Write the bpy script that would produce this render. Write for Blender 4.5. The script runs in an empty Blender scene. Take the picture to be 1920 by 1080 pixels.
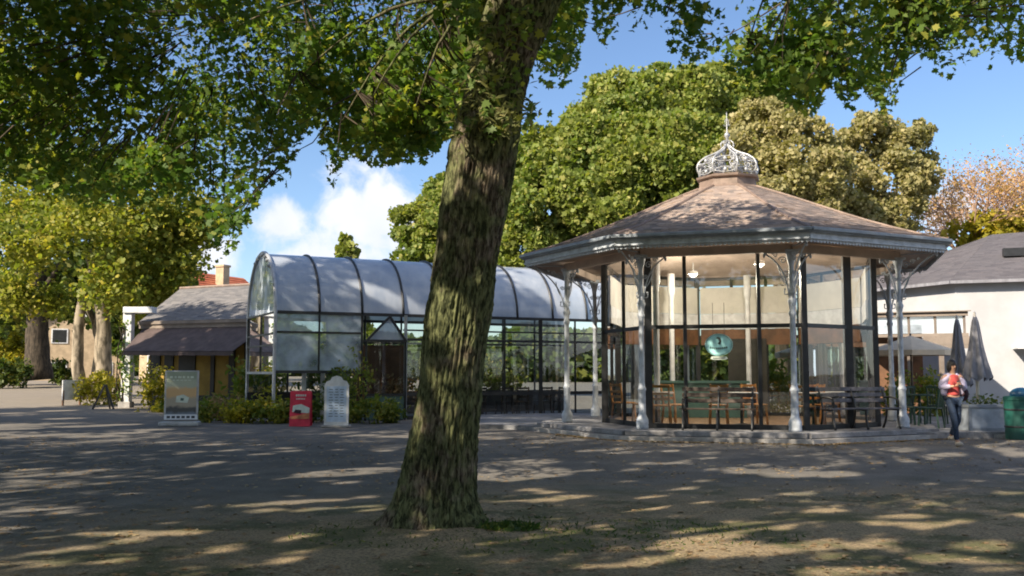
import bpy, bmesh, math, random
import numpy as np
from mathutils import Vector, Matrix, noise as mnoise, Euler

# ------------------------------------------------------------------ camera, sky, sun
sc = bpy.context.scene
COL = sc.collection
R = math.radians
cam_d = bpy.data.cameras.new("camera"); cam = bpy.data.objects.new("camera", cam_d); COL.objects.link(cam)
FPX, PITCH, HC = 1825.35, 0.087, 1.5
cam_d.sensor_width = 36; cam_d.lens = 36*FPX/1920; cam_d.clip_start = .05; cam_d.clip_end = 3000
cam.location = (0, 0, HC); cam.rotation_euler = (math.pi/2+PITCH, 0, 0)
sc.camera = cam
SUN_EL, SUN_AZ = R(36), math.atan2(-.76, -.65)      # azimuth measured from +Y towards +X
S = Vector((math.sin(SUN_AZ)*math.cos(SUN_EL), math.cos(SUN_AZ)*math.cos(SUN_EL), math.sin(SUN_EL)))
sun_d = bpy.data.lights.new("sun", 'SUN'); sun = bpy.data.objects.new("sun", sun_d); COL.objects.link(sun)
sun_d.energy = 4.9; sun_d.angle = R(.53); sun_d.color = (1, .86, .67)
sun.rotation_euler = S.to_track_quat('Z', 'Y').to_euler()
sc.view_settings.view_transform = 'Standard'; sc.view_settings.look = 'None'; sc.view_settings.gamma = 1
sc.view_settings.exposure = .98
sc.render.engine = 'CYCLES'
cy = sc.cycles
cy.max_bounces = 7; cy.diffuse_bounces = 3; cy.glossy_bounces = 3; cy.transmission_bounces = 5; cy.transparent_max_bounces = 24
cy.caustics_reflective = False; cy.caustics_refractive = False; cy.sample_clamp_indirect = 6
cy.use_denoising = True
cy.filter_width = 1.9

world = bpy.data.worlds.new("World"); sc.world = world; world.use_nodes = True

class NT:
    """small node-tree writer"""
    def __init__(s, t): s.t = t; t.nodes.clear()
    def n(s, typ, **kw):
        nd = s.t.nodes.new(typ)
        for k, v in kw.items():
            if k.startswith('_'): setattr(nd, k[1:], v)
        for k, v in kw.items():
            if k.startswith('_'): continue
            k = int(k[1:]) if k[0] == 'i' and k[1:].isdigit() else k.replace('9', ' ')
            s.put(nd.inputs[k], v)
        return nd
    def put(s, inp, v):
        if isinstance(v, bpy.types.NodeSocket): s.t.links.new(v, inp)
        elif isinstance(v, bpy.types.Node): s.t.links.new(v.outputs[0], inp)
        elif isinstance(v, (tuple, list)) and len(v) == 3 and inp.type == 'RGBA': inp.default_value = (*v, 1)
        else: inp.default_value = v
    def math(s, op, a, b=0., c=0., clamp=False):
        nd = s.n('ShaderNodeMath', _operation=op, i0=a, i1=b, i2=c); nd.use_clamp = clamp; return nd.outputs[0]
    def mix(s, f, a, b, bt='MIX'):
        nd = s.t.nodes.new('ShaderNodeMix'); nd.data_type = 'RGBA'; nd.blend_type = bt
        s.put(nd.inputs[0], f); s.put(nd.inputs[6], a); s.put(nd.inputs[7], b); return nd.outputs[2]
    def noise(s, vec, scale, detail=4, rough=.55, dist=0.):
        return s.n('ShaderNodeTexNoise', Vector=vec, Scale=scale, Detail=detail, Roughness=rough, Distortion=dist).outputs[0]
    def ramp(s, f, a, b):      # smooth threshold
        nd = s.n('ShaderNodeMapRange', Value=f); nd.interpolation_type = 'SMOOTHSTEP'
        nd.inputs[1].default_value = a; nd.inputs[2].default_value = b; return nd.outputs[0]
    def obj(s, sx=1, sy=1, sz=1):
        tc = s.n('ShaderNodeTexCoord'); return s.n('ShaderNodeMapping', Vector=tc.outputs['Object'], Scale=(sx, sy, sz)).outputs[0]
    def island(s): return s.n('ShaderNodeNewGeometry').outputs['Random Per Island']

def pix_dir(u, v):
    a = (u-960)/FPX; b = (540-v)/FPX; c, s_ = math.cos(PITCH), math.sin(PITCH)
    return Vector((a, c-b*s_, s_+b*c))
def at(u, v, Y):
    d = pix_dir(u, v); return Vector((0, 0, HC))+d*(Y/d.y)
def proj(P):               # numpy (N,3) -> u, v
    c, s_ = math.cos(PITCH), math.sin(PITCH)
    x, y, z = P[:, 0], P[:, 1], P[:, 2]-HC
    d = y*c+z*s_; d = np.where(np.abs(d) < .01, .01, d)
    return np.where(d > 0, 960+FPX*x/d, -9999), np.where(d > 0, 540-FPX*(-y*s_+z*c)/d, -9999)

g = NT(world.node_tree)
sky = g.n('ShaderNodeTexSky'); sky.sky_type = 'NISHITA'; sky.sun_disc = False
sky.sun_elevation = SUN_EL; sky.sun_rotation = SUN_AZ; sky.air_density = 1.0; sky.dust_density = .35; sky.ozone_density = 2.6
tc = g.n('ShaderNodeTexCoord'); vec = tc.outputs['Generated']
def wblob(u, v, r, sz=1.0):
    d = pix_dir(u, v).normalized()
    sub = g.n('ShaderNodeVectorMath', _operation='SUBTRACT', i0=vec, i1=tuple(d))
    mul = g.n('ShaderNodeVectorMath', _operation='MULTIPLY', i0=sub.outputs[0], i1=(1, 1, sz))
    ln = g.n('ShaderNodeVectorMath', _operation='LENGTH', i0=mul.outputs[0])
    nd = g.n('ShaderNodeMapRange', Value=ln.outputs['Value']); nd.inputs[1].default_value = r; nd.inputs[2].default_value = 0.
    return nd.outputs[0]
m = None
for (u, v, r, sz) in [(525, 425, .055, 1.2), (690, 400, .085, 1.0), (620, 480, .11, 2.2), (770, 430, .07, 1.4), (340, 470, .09, 2.), (1780, 390, .05, 1.2), (60, 560, .12, 2), (1060, 60, .05, 1.)]:
    b = wblob(u, v, r, sz)
    if (u, v) == (1060, 60): b = g.math('MULTIPLY', b, .45)
    m = b if m is None else g.math('MAXIMUM', m, b)
nz = g.noise(vec, 26, 7, .58, .3)
f1 = g.math('ADD', m, g.math('MULTIPLY', g.math('SUBTRACT', nz, .5), 1.5))
cl = g.ramp(f1, .22, .75)
gen = g.ramp(g.noise(g.n('ShaderNodeMapping', Vector=vec, Scale=(1, 1, 3)).outputs[0], 2.6, 6, .55, .4), .44, .62)   # scattered clouds over the rest of the sky
sx = g.n('ShaderNodeSeparateXYZ', i0=vec)
gen = g.math('MULTIPLY', gen, g.ramp(sx.outputs[1], .45, -.1))
cl = g.math('MAXIMUM', cl, gen)
shade = g.mix(g.noise(vec, 12, 4), (4.8, 5.2, 6.3), (7.8, 7.6, 7.8))
skyc = g.mix(1., sky.outputs[0], (.95, 1.0, 1.10), 'MULTIPLY')
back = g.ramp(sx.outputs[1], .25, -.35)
shade = g.mix(back, shade, (8.6, 8.6, 8.8))  # unseen clouds behind the camera, brightened to lift the ambient light
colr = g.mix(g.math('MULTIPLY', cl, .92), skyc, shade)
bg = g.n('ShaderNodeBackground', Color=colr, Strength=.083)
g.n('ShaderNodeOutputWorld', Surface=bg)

# ------------------------------------------------------------------ helpers
rng = np.random.default_rng(7); random.seed(5)
MATS = {}
def matf(name):
    def deco(fn):
        m = bpy.data.materials.new(name); m.use_nodes = True; t = NT(m.node_tree)
        sh = fn(t); t.n('ShaderNodeOutputMaterial', Surface=sh); MATS[name] = m; return m
    return deco
def bump(t, h, st=.3, d=.02): return t.n('ShaderNodeBump', Height=h, Strength=st, Distance=d).outputs[0]
def simple(name, c, rough=.6, var=.18, scale=6., metal=0., bs=.15, spec=.5, emis=None, vstretch=1.):
    m = bpy.data.materials.new(name); m.use_nodes = True; t = NT(m.node_tree)
    o = t.obj(1, 1, vstretch); n = t.noise(o, scale, 5)
    d = tuple(max(0, x*(1-var*1.6)) for x in c); l = tuple(x*(1+var) for x in c)
    cc = t.mix(t.ramp(n, .3, .7), d, l)
    n2 = t.noise(o, scale*9, 3)
    cc = t.mix(g_clamp(t, n2, var), cc, d)
    p = t.n('ShaderNodeBsdfPrincipled', Base9Color=cc, Roughness=rough, Metallic=metal, Normal=bump(t, n2, bs, .01))
    p.inputs['Specular IOR Level'].default_value = spec
    t.n('ShaderNodeOutputMaterial', Surface=p); MATS[name] = m; return m
def g_clamp(t, n, var): return t.math('MULTIPLY', t.ramp(n, .5, .75), min(1, var*3))

class MB:
    def __init__(s): s.v = []; s.f = []
    def add(s, vs, fs):
        o = len(s.v); s.v += [tuple(x) for x in vs]; s.f += [tuple(i+o for i in f) for f in fs]; return s
    def box(s, c, d, rz=0., rx=0., ry=0.):
        M = Matrix.Translation(c) @ Euler((rx, ry, rz)).to_matrix().to_4x4()
        vs = [M @ Vector((x*d[0]/2, y*d[1]/2, z*d[2]/2)) for x in (-1, 1) for y in (-1, 1) for z in (-1, 1)]
        return s.add(vs, [(0, 1, 3, 2), (4, 6, 7, 5), (0, 4, 5, 1), (2, 3, 7, 6), (0, 2, 6, 4), (1, 5, 7, 3)])
    def bar(s, a, b, w, h=None, up=(0, 0, 1)):       # rectangular bar from a to b
        a = Vector(a); b = Vector(b); h = h or w; d = (b-a).normalized(); up = Vector(up)
        if abs(d.dot(up)) > .98: up = Vector((0, 1, 0)) if abs(d.y) < .9 else Vector((1, 0, 0))
        x = d.cross(up).normalized()*w/2; y = x.cross(d).normalized()*h/2
        vs = [a-x-y, a+x-y, a+x+y, a-x+y, b-x-y, b+x-y, b+x+y, b-x+y]
        return s.add(vs, [(0, 3, 2, 1), (4, 5, 6, 7), (0, 1, 5, 4), (1, 2, 6, 5), (2, 3, 7, 6), (3, 0, 4, 7)])
    def tube(s, pts, r, n=8, cap=True):
        pts = [Vector(p) for p in pts]; r = r if isinstance(r, (list, tuple)) else [r]*len(pts)
        o = []; vs = []
        ref = Vector((0, 0, 1))
        t0 = (pts[1]-pts[0]).normalized()
        if abs(t0.z) > .9: ref = Vector((1, 0, 0))
        x = t0.cross(ref).normalized()
        for i, p in enumerate(pts):
            t = (pts[min(i+1, len(pts)-1)]-pts[max(i-1, 0)]).normalized()
            x = (x-t*x.dot(t)).normalized(); y = t.cross(x)
            vs += [p+(x*math.cos(2*math.pi*k/n)+y*math.sin(2*math.pi*k/n))*r[i] for k in range(n)]
        fs = [(i*n+k, i*n+(k+1) % n, (i+1)*n+(k+1) % n, (i+1)*n+k) for i in range(len(pts)-1) for k in range(n)]
        if cap: fs += [tuple(range(n-1, -1, -1)), tuple(range((len(pts)-1)*n, len(pts)*n))]
        return s.add(vs, fs)
    def lathe(s, c, prof, n=16, ph=0.):
        vs = [(c[0]+r*math.cos(ph+2*math.pi*k/n), c[1]+r*math.sin(ph+2*math.pi*k/n), c[2]+z) for (r, z) in prof for k in range(n)]
        fs = [(i*n+k, i*n+(k+1) % n, (i+1)*n+(k+1) % n, (i+1)*n+k) for i in range(len(prof)-1) for k in range(n)]
        fs += [tuple(range(n-1, -1, -1)), tuple(range((len(prof)-1)*n, len(prof)*n))]
        return s.add(vs, fs)
    def prism(s, poly, z0, z1):
        n = len(poly); vs = [(x, y, z0) for x, y in poly]+[(x, y, z1) for x, y in poly]
        return s.add(vs, [tuple(range(n-1, -1, -1)), tuple(range(n, 2*n))]+[(i, (i+1) % n, n+(i+1) % n, n+i) for i in range(n)])
    def slab(s, pts, th, nrm):                      # planar outline given thickness along nrm
        n = len(pts); k = Vector(nrm).normalized()*th; vs = [Vector(p) for p in pts]+[Vector(p)+k for p in pts]
        return s.add(vs, [tuple(range(n-1, -1, -1)), tuple(range(n, 2*n))]+[(i, (i+1) % n, n+(i+1) % n, n+i) for i in range(n)])
    def face(s, pts): return s.add(pts, [tuple(range(len(pts)))])
    def ell(s, c, r, n=12, m=8, rz=0.):
        M = Matrix.Translation(c) @ Matrix.Rotation(rz, 4, 'Z'); vs = []
        for i in range(1, m):
            a = math.pi*i/m
            vs += [M @ Vector((r[0]*math.sin(a)*math.cos(2*math.pi*k/n), r[1]*math.sin(a)*math.sin(2*math.pi*k/n), r[2]*math.cos(a))) for k in range(n)]
        vs += [M @ Vector((0, 0, r[2])), M @ Vector((0, 0, -r[2]))]; T = len(vs)-2
        fs = [(i*n+k, (i+1)*n+k, (i+1)*n+(k+1) % n, i*n+(k+1) % n) for i in range(m-2) for k in range(n)]
        fs += [(T, k, (k+1) % n) for k in range(n)]+[(T+1, (m-2)*n+(k+1) % n, (m-2)*n+k) for k in range(n)]
        return s.add(vs, fs)
    def build(s, name, m, parent=None, smooth=False, bevel=0.):
        me = bpy.data.meshes.new(name); me.from_pydata(s.v, [], s.f); me.materials.append(m if not isinstance(m, str) else MATS[m])
        if smooth: me.polygons.foreach_set('use_smooth', [True]*len(me.polygons))
        o = bpy.data.objects.new(name, me); COL.objects.link(o)
        if parent: o.parent = parent
        if bevel:
            b = o.modifiers.new('b', 'BEVEL'); b.width = bevel; b.segments = 2; b.limit_method = 'ANGLE'
        return o
def tag(o, label=None, cat=None, group=None, kind=None):
    for k, v in (('label', label), ('category', cat), ('group', group), ('kind', kind)):
        if v: o[k] = v
    return o
def thing(name, label, cat, loc=(0, 0, 0), rz=0., group=None):
    o = bpy.data.objects.new(name, None); o.empty_display_size = .2; COL.objects.link(o); o.location = loc; o.rotation_euler = (0, 0, rz)
    return tag(o, label, cat, group)
def dup(o, parent=None):
    c = o.copy(); COL.objects.link(c); c.parent = parent
    for ch in [x for x in COL.objects if x.parent == o]: dup(ch, c)
    return c
def place(o, loc, rz=0., label=None):
    o.location = loc; o.rotation_euler = (0, 0, rz)
    if label: o['label'] = label
    return o
def sm(x): x = min(1, max(0, x)); return x*x*(3-2*x)
def smn(x): x = np.clip(x, 0, 1); return x*x*(3-2*x)
def gh(x, y): return .12*sm((y-13)/6)+.85*sm((y-30)/60)*sm((-x-4)/9)-.004*0
def ghn(x, y): return .12*smn((y-13)/6)+.85*smn((y-30)/60)*smn((-x-4)/9)

# ------------------------------------------------------------------ materials
simple('white_paint', (.70, .72, .74), .5, .12, 4)
simple('grey_paint', (.25, .29, .34), .5, .15, 5)
simple('iron_paint', (.50, .55, .62), .45, .15, 7)
simple('cream_plaster', (.66, .65, .60), .8, .06, 2)
simple('render_wall', (.42, .435, .465), .85, .06, 1.2)
simple('black_metal', (.022, .024, .027), .4, .2, 5)
simple('pale_metal', (.45, .47, .50), .38, .15, 5, .3)
simple('stone', (.25, .25, .26), .85, .25, 3, bs=.4)
simple('stone_pale', (.36, .35, .34), .85, .25, 3, bs=.4)
simple('paving', (.20, .205, .22), .85, .3, 2.2, bs=.4)
simple('soffit', (.50, .40, .34), .75, .12, 2)
simple('soffit_dark', (.24, .20, .17), .75, .15, 2)
simple('bench_wood', (.075, .05, .038), .55, .35, 14, bs=.3)
simple('bench_grey', (.13, .125, .14), .6, .3, 10, bs=.3)
simple('orange_wood', (.58, .27, .07), .4, .3, 9)
simple('floor_wood', (.25, .16, .09), .5, .2, 5)
simple('brown_panel', (.16, .075, .035), .6, .25, 3)
simple('awning_cloth', (.085, .062, .06), .85, .18, 3)
simple('yellow_wall', (.30, .20, .035), .8, .15, 2)
simple('dark_wall', (.035, .034, .03), .7, .25, 2)
simple('brick_red', (.34, .10, .05), .8, .2, 3)
simple('stone_warm', (.46, .36, .24), .85, .15, 2)
simple('skin', (.42, .24, .16), .5, .08, 20)
simple('jeans', (.022, .042, .085), .8, .3, 30)
simple('coral_cloth', (.52, .075, .07), .8, .12, 18)
simple('lilac_cloth', (.46, .42, .56), .8, .1, 12)
simple('dark_cloth', (.045, .018, .03), .8, .15, 12)
simple('hair', (.02, .014, .011), .5, .3, 40)
simple('shoe', (.45, .40, .34), .6, .1, 20)
simple('parasol_grey', (.23, .235, .27), .85, .15, 6, vstretch=.3)
simple('parasol_beige', (.74, .62, .46), .85, .06, 3)
simple('pole_white', (.70, .66, .60), .5, .06, 5)
simple('planter_blue', (.33, .38, .45), .6, .12, 4)
simple('planter_trim', (.24, .27, .31), .6, .12, 4)
simple('bin_green', (.012, .085, .07), .45, .15, 3)
simple('bin_blue', (.02, .12, .24), .4, .15, 3)
simple('green_chair', (.012, .05, .035), .45, .2, 6)
simple('teal', (.06, .13, .115), .5, .15, 3)
simple('sign_teal', (.42, .82, .84), .5, .1, 8)
simple('sign_dark', (.03, .05, .05), .5, .1, 8)
simple('sign_pale', (.60, .68, .62), .5, .1, 8)
simple('sign_red', (.62, .03, .07), .5, .1, 8)
simple('sign_orange', (.62, .22, .10), .6, .3, 6)
simple('sign_white', (.75, .80, .88), .5, .05, 8)
simple('sign_blue', (.48, .60, .76), .5, .08, 8)
simple('ink', (.03, .04, .06), .6, .1, 9)
simple('soil_bark', (.10, .065, .045), .95, .35, 8, bs=.8)
simple('lead', (.23, .17, .14), .6, .2, 4)
simple('deep_hedge', (.02, .035, .012), .9, .3, 3)

@matf('lamp_glow')
def _(t): return t.n('ShaderNodeEmission', Color=(1, .9, .75), Strength=4.)
@matf('glass')
def _(t):
    fr = t.n('ShaderNodeFresnel', IOR=1.5)
    f = t.math('ADD', t.math('MULTIPLY', fr, 1.7), .015, clamp=True)
    w = t.noise(t.obj(), .8, 2)
    gl = t.n('ShaderNodeBsdfGlossy', Color=(.95, .97, 1), Roughness=.015, Normal=bump(t, w, .08, .02))
    tr = t.n('ShaderNodeBsdfTransparent', Color=(.86, .90, .88))
    return t.n('ShaderNodeMixShader', i0=f, i1=tr, i2=gl)
@matf('glass_sky_sheen')
def _(t):
    fr = t.n('ShaderNodeFresnel', IOR=1.5)
    f = t.math('ADD', t.math('MULTIPLY', fr, 1.5), .12, clamp=True)
    o = t.obj(); w = t.noise(o, .9, 2)
    gl = t.n('ShaderNodeBsdfGlossy', Color=(.9, .95, 1), Roughness=.05, Normal=bump(t, w, .15, .03))
    tr = t.n('ShaderNodeBsdfTransparent', Color=(.62, .70, .74))
    a = t.n('ShaderNodeMixShader', i0=f, i1=tr, i2=gl)
    d = t.n('ShaderNodeBsdfDiffuse', Color=(.66, .78, .92))  # pale blue sky reflection painted on the panes as diffuse colour
    return t.n('ShaderNodeMixShader', i0=t.math('MULTIPLY', t.ramp(t.noise(o, 1.3, 5), .1, .8), .75), i1=a, i2=d)
@matf('vault_sheet')
def _(t):
    o = t.obj(); n = t.noise(t.obj(1, 1, .35), 1.6, 5)
    c = t.mix(t.ramp(n, .3, .7), (.32, .38, .48), (.47, .52, .60))
    c = t.mix(t.math('MULTIPLY', t.ramp(t.noise(o, 9, 4), .5, .8), .35), c, (.50, .50, .50))
    p = t.n('ShaderNodeBsdfPrincipled', Base9Color=c, Roughness=.16, Normal=bump(t, t.noise(o, 2, 3), .12, .03))
    tr = t.n('ShaderNodeBsdfTransparent', Color=(.5, .6, .75))
    return t.n('ShaderNodeMixShader', i0=.14, i1=p, i2=tr)
def shingle(name, cols, rough=.85, moss=None):
    @matf(name)
    def _(t):
        r = t.island(); o = t.obj()
        c = t.mix(t.ramp(r, 0, .5), cols[0], cols[1]); c = t.mix(t.ramp(r, .6, 1), c, cols[2])
        c = t.mix(t.ramp(t.noise(o, 1.1, 4), .4, .7), c, t.mix(.5, c, cols[1]))
        c = t.mix(t.math('MULTIPLY', t.ramp(t.noise(o, 14, 4), .45, .8), .4), c, tuple(x*.55 for x in cols[0]))
        if moss: c = t.mix(t.math('MULTIPLY', t.ramp(t.noise(o, 2.2, 6, .7), .56, .7), .75), c, moss)
        return t.n('ShaderNodeBsdfPrincipled', Base9Color=c, Roughness=rough, Normal=bump(t, t.noise(o, 25, 4), .3, .02))
shingle('shingles', [(.21, .19, .185), (.35, .285, .255), (.50, .40, .335)], moss=(.20, .12, .045))
shingle('slates', [(.14, .14, .15), (.185, .18, .185), (.24, .23, .23)])
shingle('slates_dark', [(.095, .09, .105), (.12, .115, .13), (.14, .13, .145)])

def foliage(name, c0, c1, c2, trans=.45, rough=.55):
    @matf(name)
    def _(t):
        r = t.island(); o = t.obj()
        c = t.mix(t.ramp(t.noise(o, .55, 3), .35, .65), c0, c1)
        c = t.mix(t.ramp(r, .68, 1.), c, c2)
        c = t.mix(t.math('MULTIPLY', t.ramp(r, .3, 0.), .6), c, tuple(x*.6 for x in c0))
        p = t.n('ShaderNodeBsdfPrincipled', Base9Color=c, Roughness=rough); p.inputs['Specular IOR Level'].default_value = .35
        tl = t.n('ShaderNodeBsdfTranslucent', Color=t.mix(1., c, (1.25, 1.35, .55), 'MULTIPLY'))
        return t.n('ShaderNodeMixShader', i0=trans, i1=p, i2=tl)
foliage('leaf_near', (.09, .175, .04), (.16, .24, .05), (.34, .34, .06), .5)
foliage('leaf_sunny', (.18, .23, .04), (.31, .32, .055), (.48, .41, .07), .45)
foliage('leaf_big', (.155, .22, .045), (.26, .30, .07), (.39, .38, .11), .4)
foliage('leaf_olive', (.28, .27, .12), (.37, .33, .15), (.45, .39, .20), .35)
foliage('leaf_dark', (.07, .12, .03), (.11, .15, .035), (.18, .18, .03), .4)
foliage('leaf_yellow', (.27, .27, .03), (.42, .36, .04), (.58, .45, .05), .45)
foliage('leaf_shrub', (.13, .19, .03), (.23, .25, .05), (.40, .33, .06), .4)
foliage('leaf_autumn', (.46, .27, .12), (.55, .36, .16), (.62, .44, .12), .4)
foliage('leaf_dry', (.26, .17, .08), (.34, .23, .12), (.40, .33, .2), .2)
foliage('leaf_fern', (.12, .15, .04), (.22, .22, .08), (.34, .30, .13), .4)
foliage('grass_mat', (.03, .07, .012), (.06, .11, .016), (.16, .17, .03), .3)

@matf('bark')
def _(t):
    o = t.obj(); os_ = t.obj(1, 1, .3)
    n1 = t.noise(os_, 26, 6, .65, .4); n2 = t.noise(o, 2.6, 5, .6); n3 = t.noise(os_, 9, 5, .6, .6)
    c = t.mix(t.ramp(n1, .35, .65), (.035, .026, .018), (.235, .195, .145))
    c = t.mix(t.math('MULTIPLY', t.ramp(n2, .34, .52), .9), c, t.mix(t.ramp(n1, .38, .62), (.025, .032, .014), (.155, .175, .075)))
    c = t.mix(t.math('MULTIPLY', t.ramp(n3, .60, .72), .55), c, (.20, .16, .10))
    p = t.n('ShaderNodeBsdfPrincipled', Base9Color=c, Roughness=.95, Normal=bump(t, t.math('ADD', n1, t.math('MULTIPLY', n3, .7)), .9, .035))
    p.inputs['Specular IOR Level'].default_value = .15
    return p
@matf('bark_pale')
def _(t):
    os_ = t.obj(1, 1, .4); n1 = t.noise(os_, 3.5, 5, .6, .5)
    c = t.mix(t.ramp(n1, .38, .6), (.10, .085, .06), (.34, .29, .22))
    return t.n('ShaderNodeBsdfPrincipled', Base9Color=c, Roughness=.9)
@matf('bark_dark')
def _(t):
    n1 = t.noise(t.obj(1, 1, .3), 8, 5, .6, .5)
    return t.n('ShaderNodeBsdfPrincipled', Base9Color=t.mix(t.ramp(n1, .35, .65), (.025, .02, .014), (.09, .07, .05)), Roughness=.95)
@matf('bark_twig')
def _(t):
    n1 = t.noise(t.obj(), 3, 3)
    return t.n('ShaderNodeBsdfPrincipled', Base9Color=t.mix(n1, (.34, .22, .17), (.50, .35, .26)), Roughness=.9)

@matf('ground')
def _(t):
    o = t.obj(); sp = t.n('ShaderNodeSeparateXYZ', i0=o)
    x, y = sp.outputs[0], sp.outputs[1]
    big = t.noise(o, .35, 4); med = t.noise(o, 1.5, 5, .6); fine = t.noise(o, 38, 6, .75); peb = t.noise(o, 110, 3, .6)
    asph = t.mix(t.ramp(med, .3, .7), (.135, .13, .118), (.235, .217, .193))
    asph = t.mix(t.ramp(fine, .38, .66), t.mix(.45, asph, (.06, .06, .065)), asph)
    asph = t.mix(t.math('MULTIPLY', t.ramp(peb, .62, .72), .5), asph, (.38, .36, .33))
    soil = t.mix(t.ramp(fine, .35, .65), (.135, .105, .072), (.43, .335, .20))
    soil = t.mix(t.math('MULTIPLY', t.ramp(peb, .58, .72), .5), soil, (.42, .32, .18))
    grassy = t.mix(t.ramp(fine, .3, .7), (.028, .048, .014), (.085, .105, .03))
    soil = t.mix(t.math('MULTIPLY', t.ramp(t.noise(o, .9, 5, .65), .44, .60), .75), soil, grassy)
    # the earth round the tree reaches the asphalt along a ragged line
    edge = t.math('ADD', y, t.math('MULTIPLY', t.math('SUBTRACT', med, .5), 3.2))
    edge = t.math('ADD', edge, t.math('MULTIPLY', t.math('SUBTRACT', fine, .5), 2.0))
    edge = t.math('SUBTRACT', edge, t.math('MULTIPLY', t.ramp(x, -3.2, .5), 1.9))
    k = t.ramp(edge, 13.2, 8.6)
    k = t.math('MULTIPLY', k, t.ramp(t.math('ADD', x, t.math('MULTIPLY', big, 3)), -3.6, -1.2))
    c = t.mix(k, asph, soil)
    far = t.math('MULTIPLY', t.ramp(y, 24, 34), t.ramp(x, -6, -10))
    c = t.mix(far, c, t.mix(med, (.19, .165, .14), (.28, .25, .21)))
    h = t.math('ADD', fine, t.math('MULTIPLY', peb, .5))
    p = t.n('ShaderNodeBsdfPrincipled', Base9Color=c, Roughness=.93, Normal=bump(t, h, .75, .02)); p.inputs['Specular IOR Level'].default_value = .25
    return p
@matf('far_grass')
def _(t):
    n = t.noise(t.obj(), .6, 5)
    return t.n('ShaderNodeBsdfPrincipled', Base9Color=t.mix(n, (.06, .08, .02), (.12, .13, .04)), Roughness=.95)

# ------------------------------------------------------------------ ground
def axis(lo, hi, fine_lo, fine_hi, step, grow=1.35):
    a = list(np.arange(fine_lo, fine_hi, step)); s = step; x = fine_hi
    while x < hi: a.append(x); s *= grow; x += s
    a.append(hi); s = step; x = fine_lo; b = []
    while x > lo: s *= grow; x -= s; b.append(max(x, lo))
    return np.array(b[::-1]+a)
xs = axis(-900, 900, -12, 14, .22); ys = axis(-300, 1400, -2, 34, .22)
XX, YY = np.meshgrid(xs, ys)
ZZ = ghn(XX, YY)
dt = np.hypot(XX-.0, YY-9.7)
ZZ = ZZ+.05*np.exp(-((XX+.75)**2+(YY-9.7)**2)/1.6)       # slight mound at the foot of the tree
fl = (np.abs(XX) < 15) & (YY < 36)
ZZ = ZZ+np.where(fl, .012*np.sin(XX*1.7+YY*.6)*np.sin(YY*1.1-XX*.4), 0)
gm = bpy.data.meshes.new('ground'); V = np.stack([XX, YY, ZZ], -1).reshape(-1, 3)
ny, nx = XX.shape; I = np.arange(ny*nx).reshape(ny, nx)
F = np.stack([I[:-1, :-1], I[:-1, 1:], I[1:, 1:], I[1:, :-1]], -1).reshape(-1, 4)
gm.from_pydata(V.tolist(), [], F.tolist()); gm.materials.append(MATS['ground'])
gm.polygons.foreach_set('use_smooth', [True]*len(gm.polygons))
ground = bpy.data.objects.new('ground', gm); COL.objects.link(ground); tag(ground, kind='structure', label='shaded asphalt and bare earth forecourt with dappled sunlight')

# ------------------------------------------------------------------ leaves
SH_LOBED = np.array([(0, -.5), (.12, -.28), (.42, -.32), (.34, -.08), (.56, .12), (.26, .14), (.22, .36), (0, .56), (-.22, .36), (-.26, .14), (-.56, .12), (-.34, -.08), (-.42, -.32), (-.12, -.28)])
SH_OVAL = np.array([(0, -.5), (.22, -.2), (.24, .15), (0, .52), (-.24, .15), (-.22, -.2)])
SH_TUFT = np.array([(-.15, -.5), (.35, -.42), (.52, .02), (.18, .18), (.22, .5), (-.2, .42), (-.22, .1), (-.52, .0)])
SH_FROND = np.array([(0, -.5), (.10, -.2), (.11, .2), (0, .6), (-.11, .2), (-.10, -.2)])
def leaf_mesh(name, P, size, mat, shape=SH_OVAL, up=.9, tilt=None, parent=None, rg=rng, svar=.5):
    P = np.asarray(P, float); N = len(P); K = len(shape)
    nrm = rg.normal(size=(N, 3)); nrm /= np.linalg.norm(nrm, axis=1)[:, None]
    nrm = nrm+np.array([0, 0, up]) if tilt is None else nrm*.7+tilt
    nrm /= np.linalg.norm(nrm, axis=1)[:, None]+1e-9
    a = rg.normal(size=(N, 3)); t = np.cross(nrm, a); t /= np.linalg.norm(t, axis=1)[:, None]+1e-9
    b = np.cross(nrm, t)
    s = size*(1+svar*rg.uniform(-1, 1, N))
    vx, vy = shape[:, 0], shape[:, 1]
    fold = -np.abs(vx)*.5-vy**2*.45
    V = P[:, None, :]+s[:, None, None]*(t[:, None, :]*vx[None, :, None]+b[:, None, :]*vy[None, :, None]+nrm[:, None, :]*fold[None, :, None])
    me = bpy.data.meshes.new(name)
    me.vertices.add(N*K); me.loops.add(N*K); me.polygons.add(N)
    me.vertices.foreach_set('co', V.reshape(-1).astype(np.float32))
    me.loops.foreach_set('vertex_index', np.arange(N*K, dtype=np.int32))
    me.polygons.foreach_set('loop_start', np.arange(0, N*K, K, dtype=np.int32))
    me.polygons.foreach_set('loop_total', np.full(N, K, dtype=np.int32))
    me.update(calc_edges=True); me.materials.append(MATS[mat])
    o = bpy.data.objects.new(name, me); COL.objects.link(o)
    if parent: o.parent = parent
    return o
def n3(P, sc_, seed=0.):
    """cheap smooth 3-D noise from sines, about -1..1"""
    r_ = np.random.default_rng(int(seed*7+3)); out = np.zeros(len(P))
    for i in range(9):
        k = r_.normal(size=3); k /= np.linalg.norm(k); k *= sc_*r_.uniform(.6, 1.8)
        out += np.sin(P @ k+r_.uniform(0, 6.28))
    return out/3.
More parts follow.
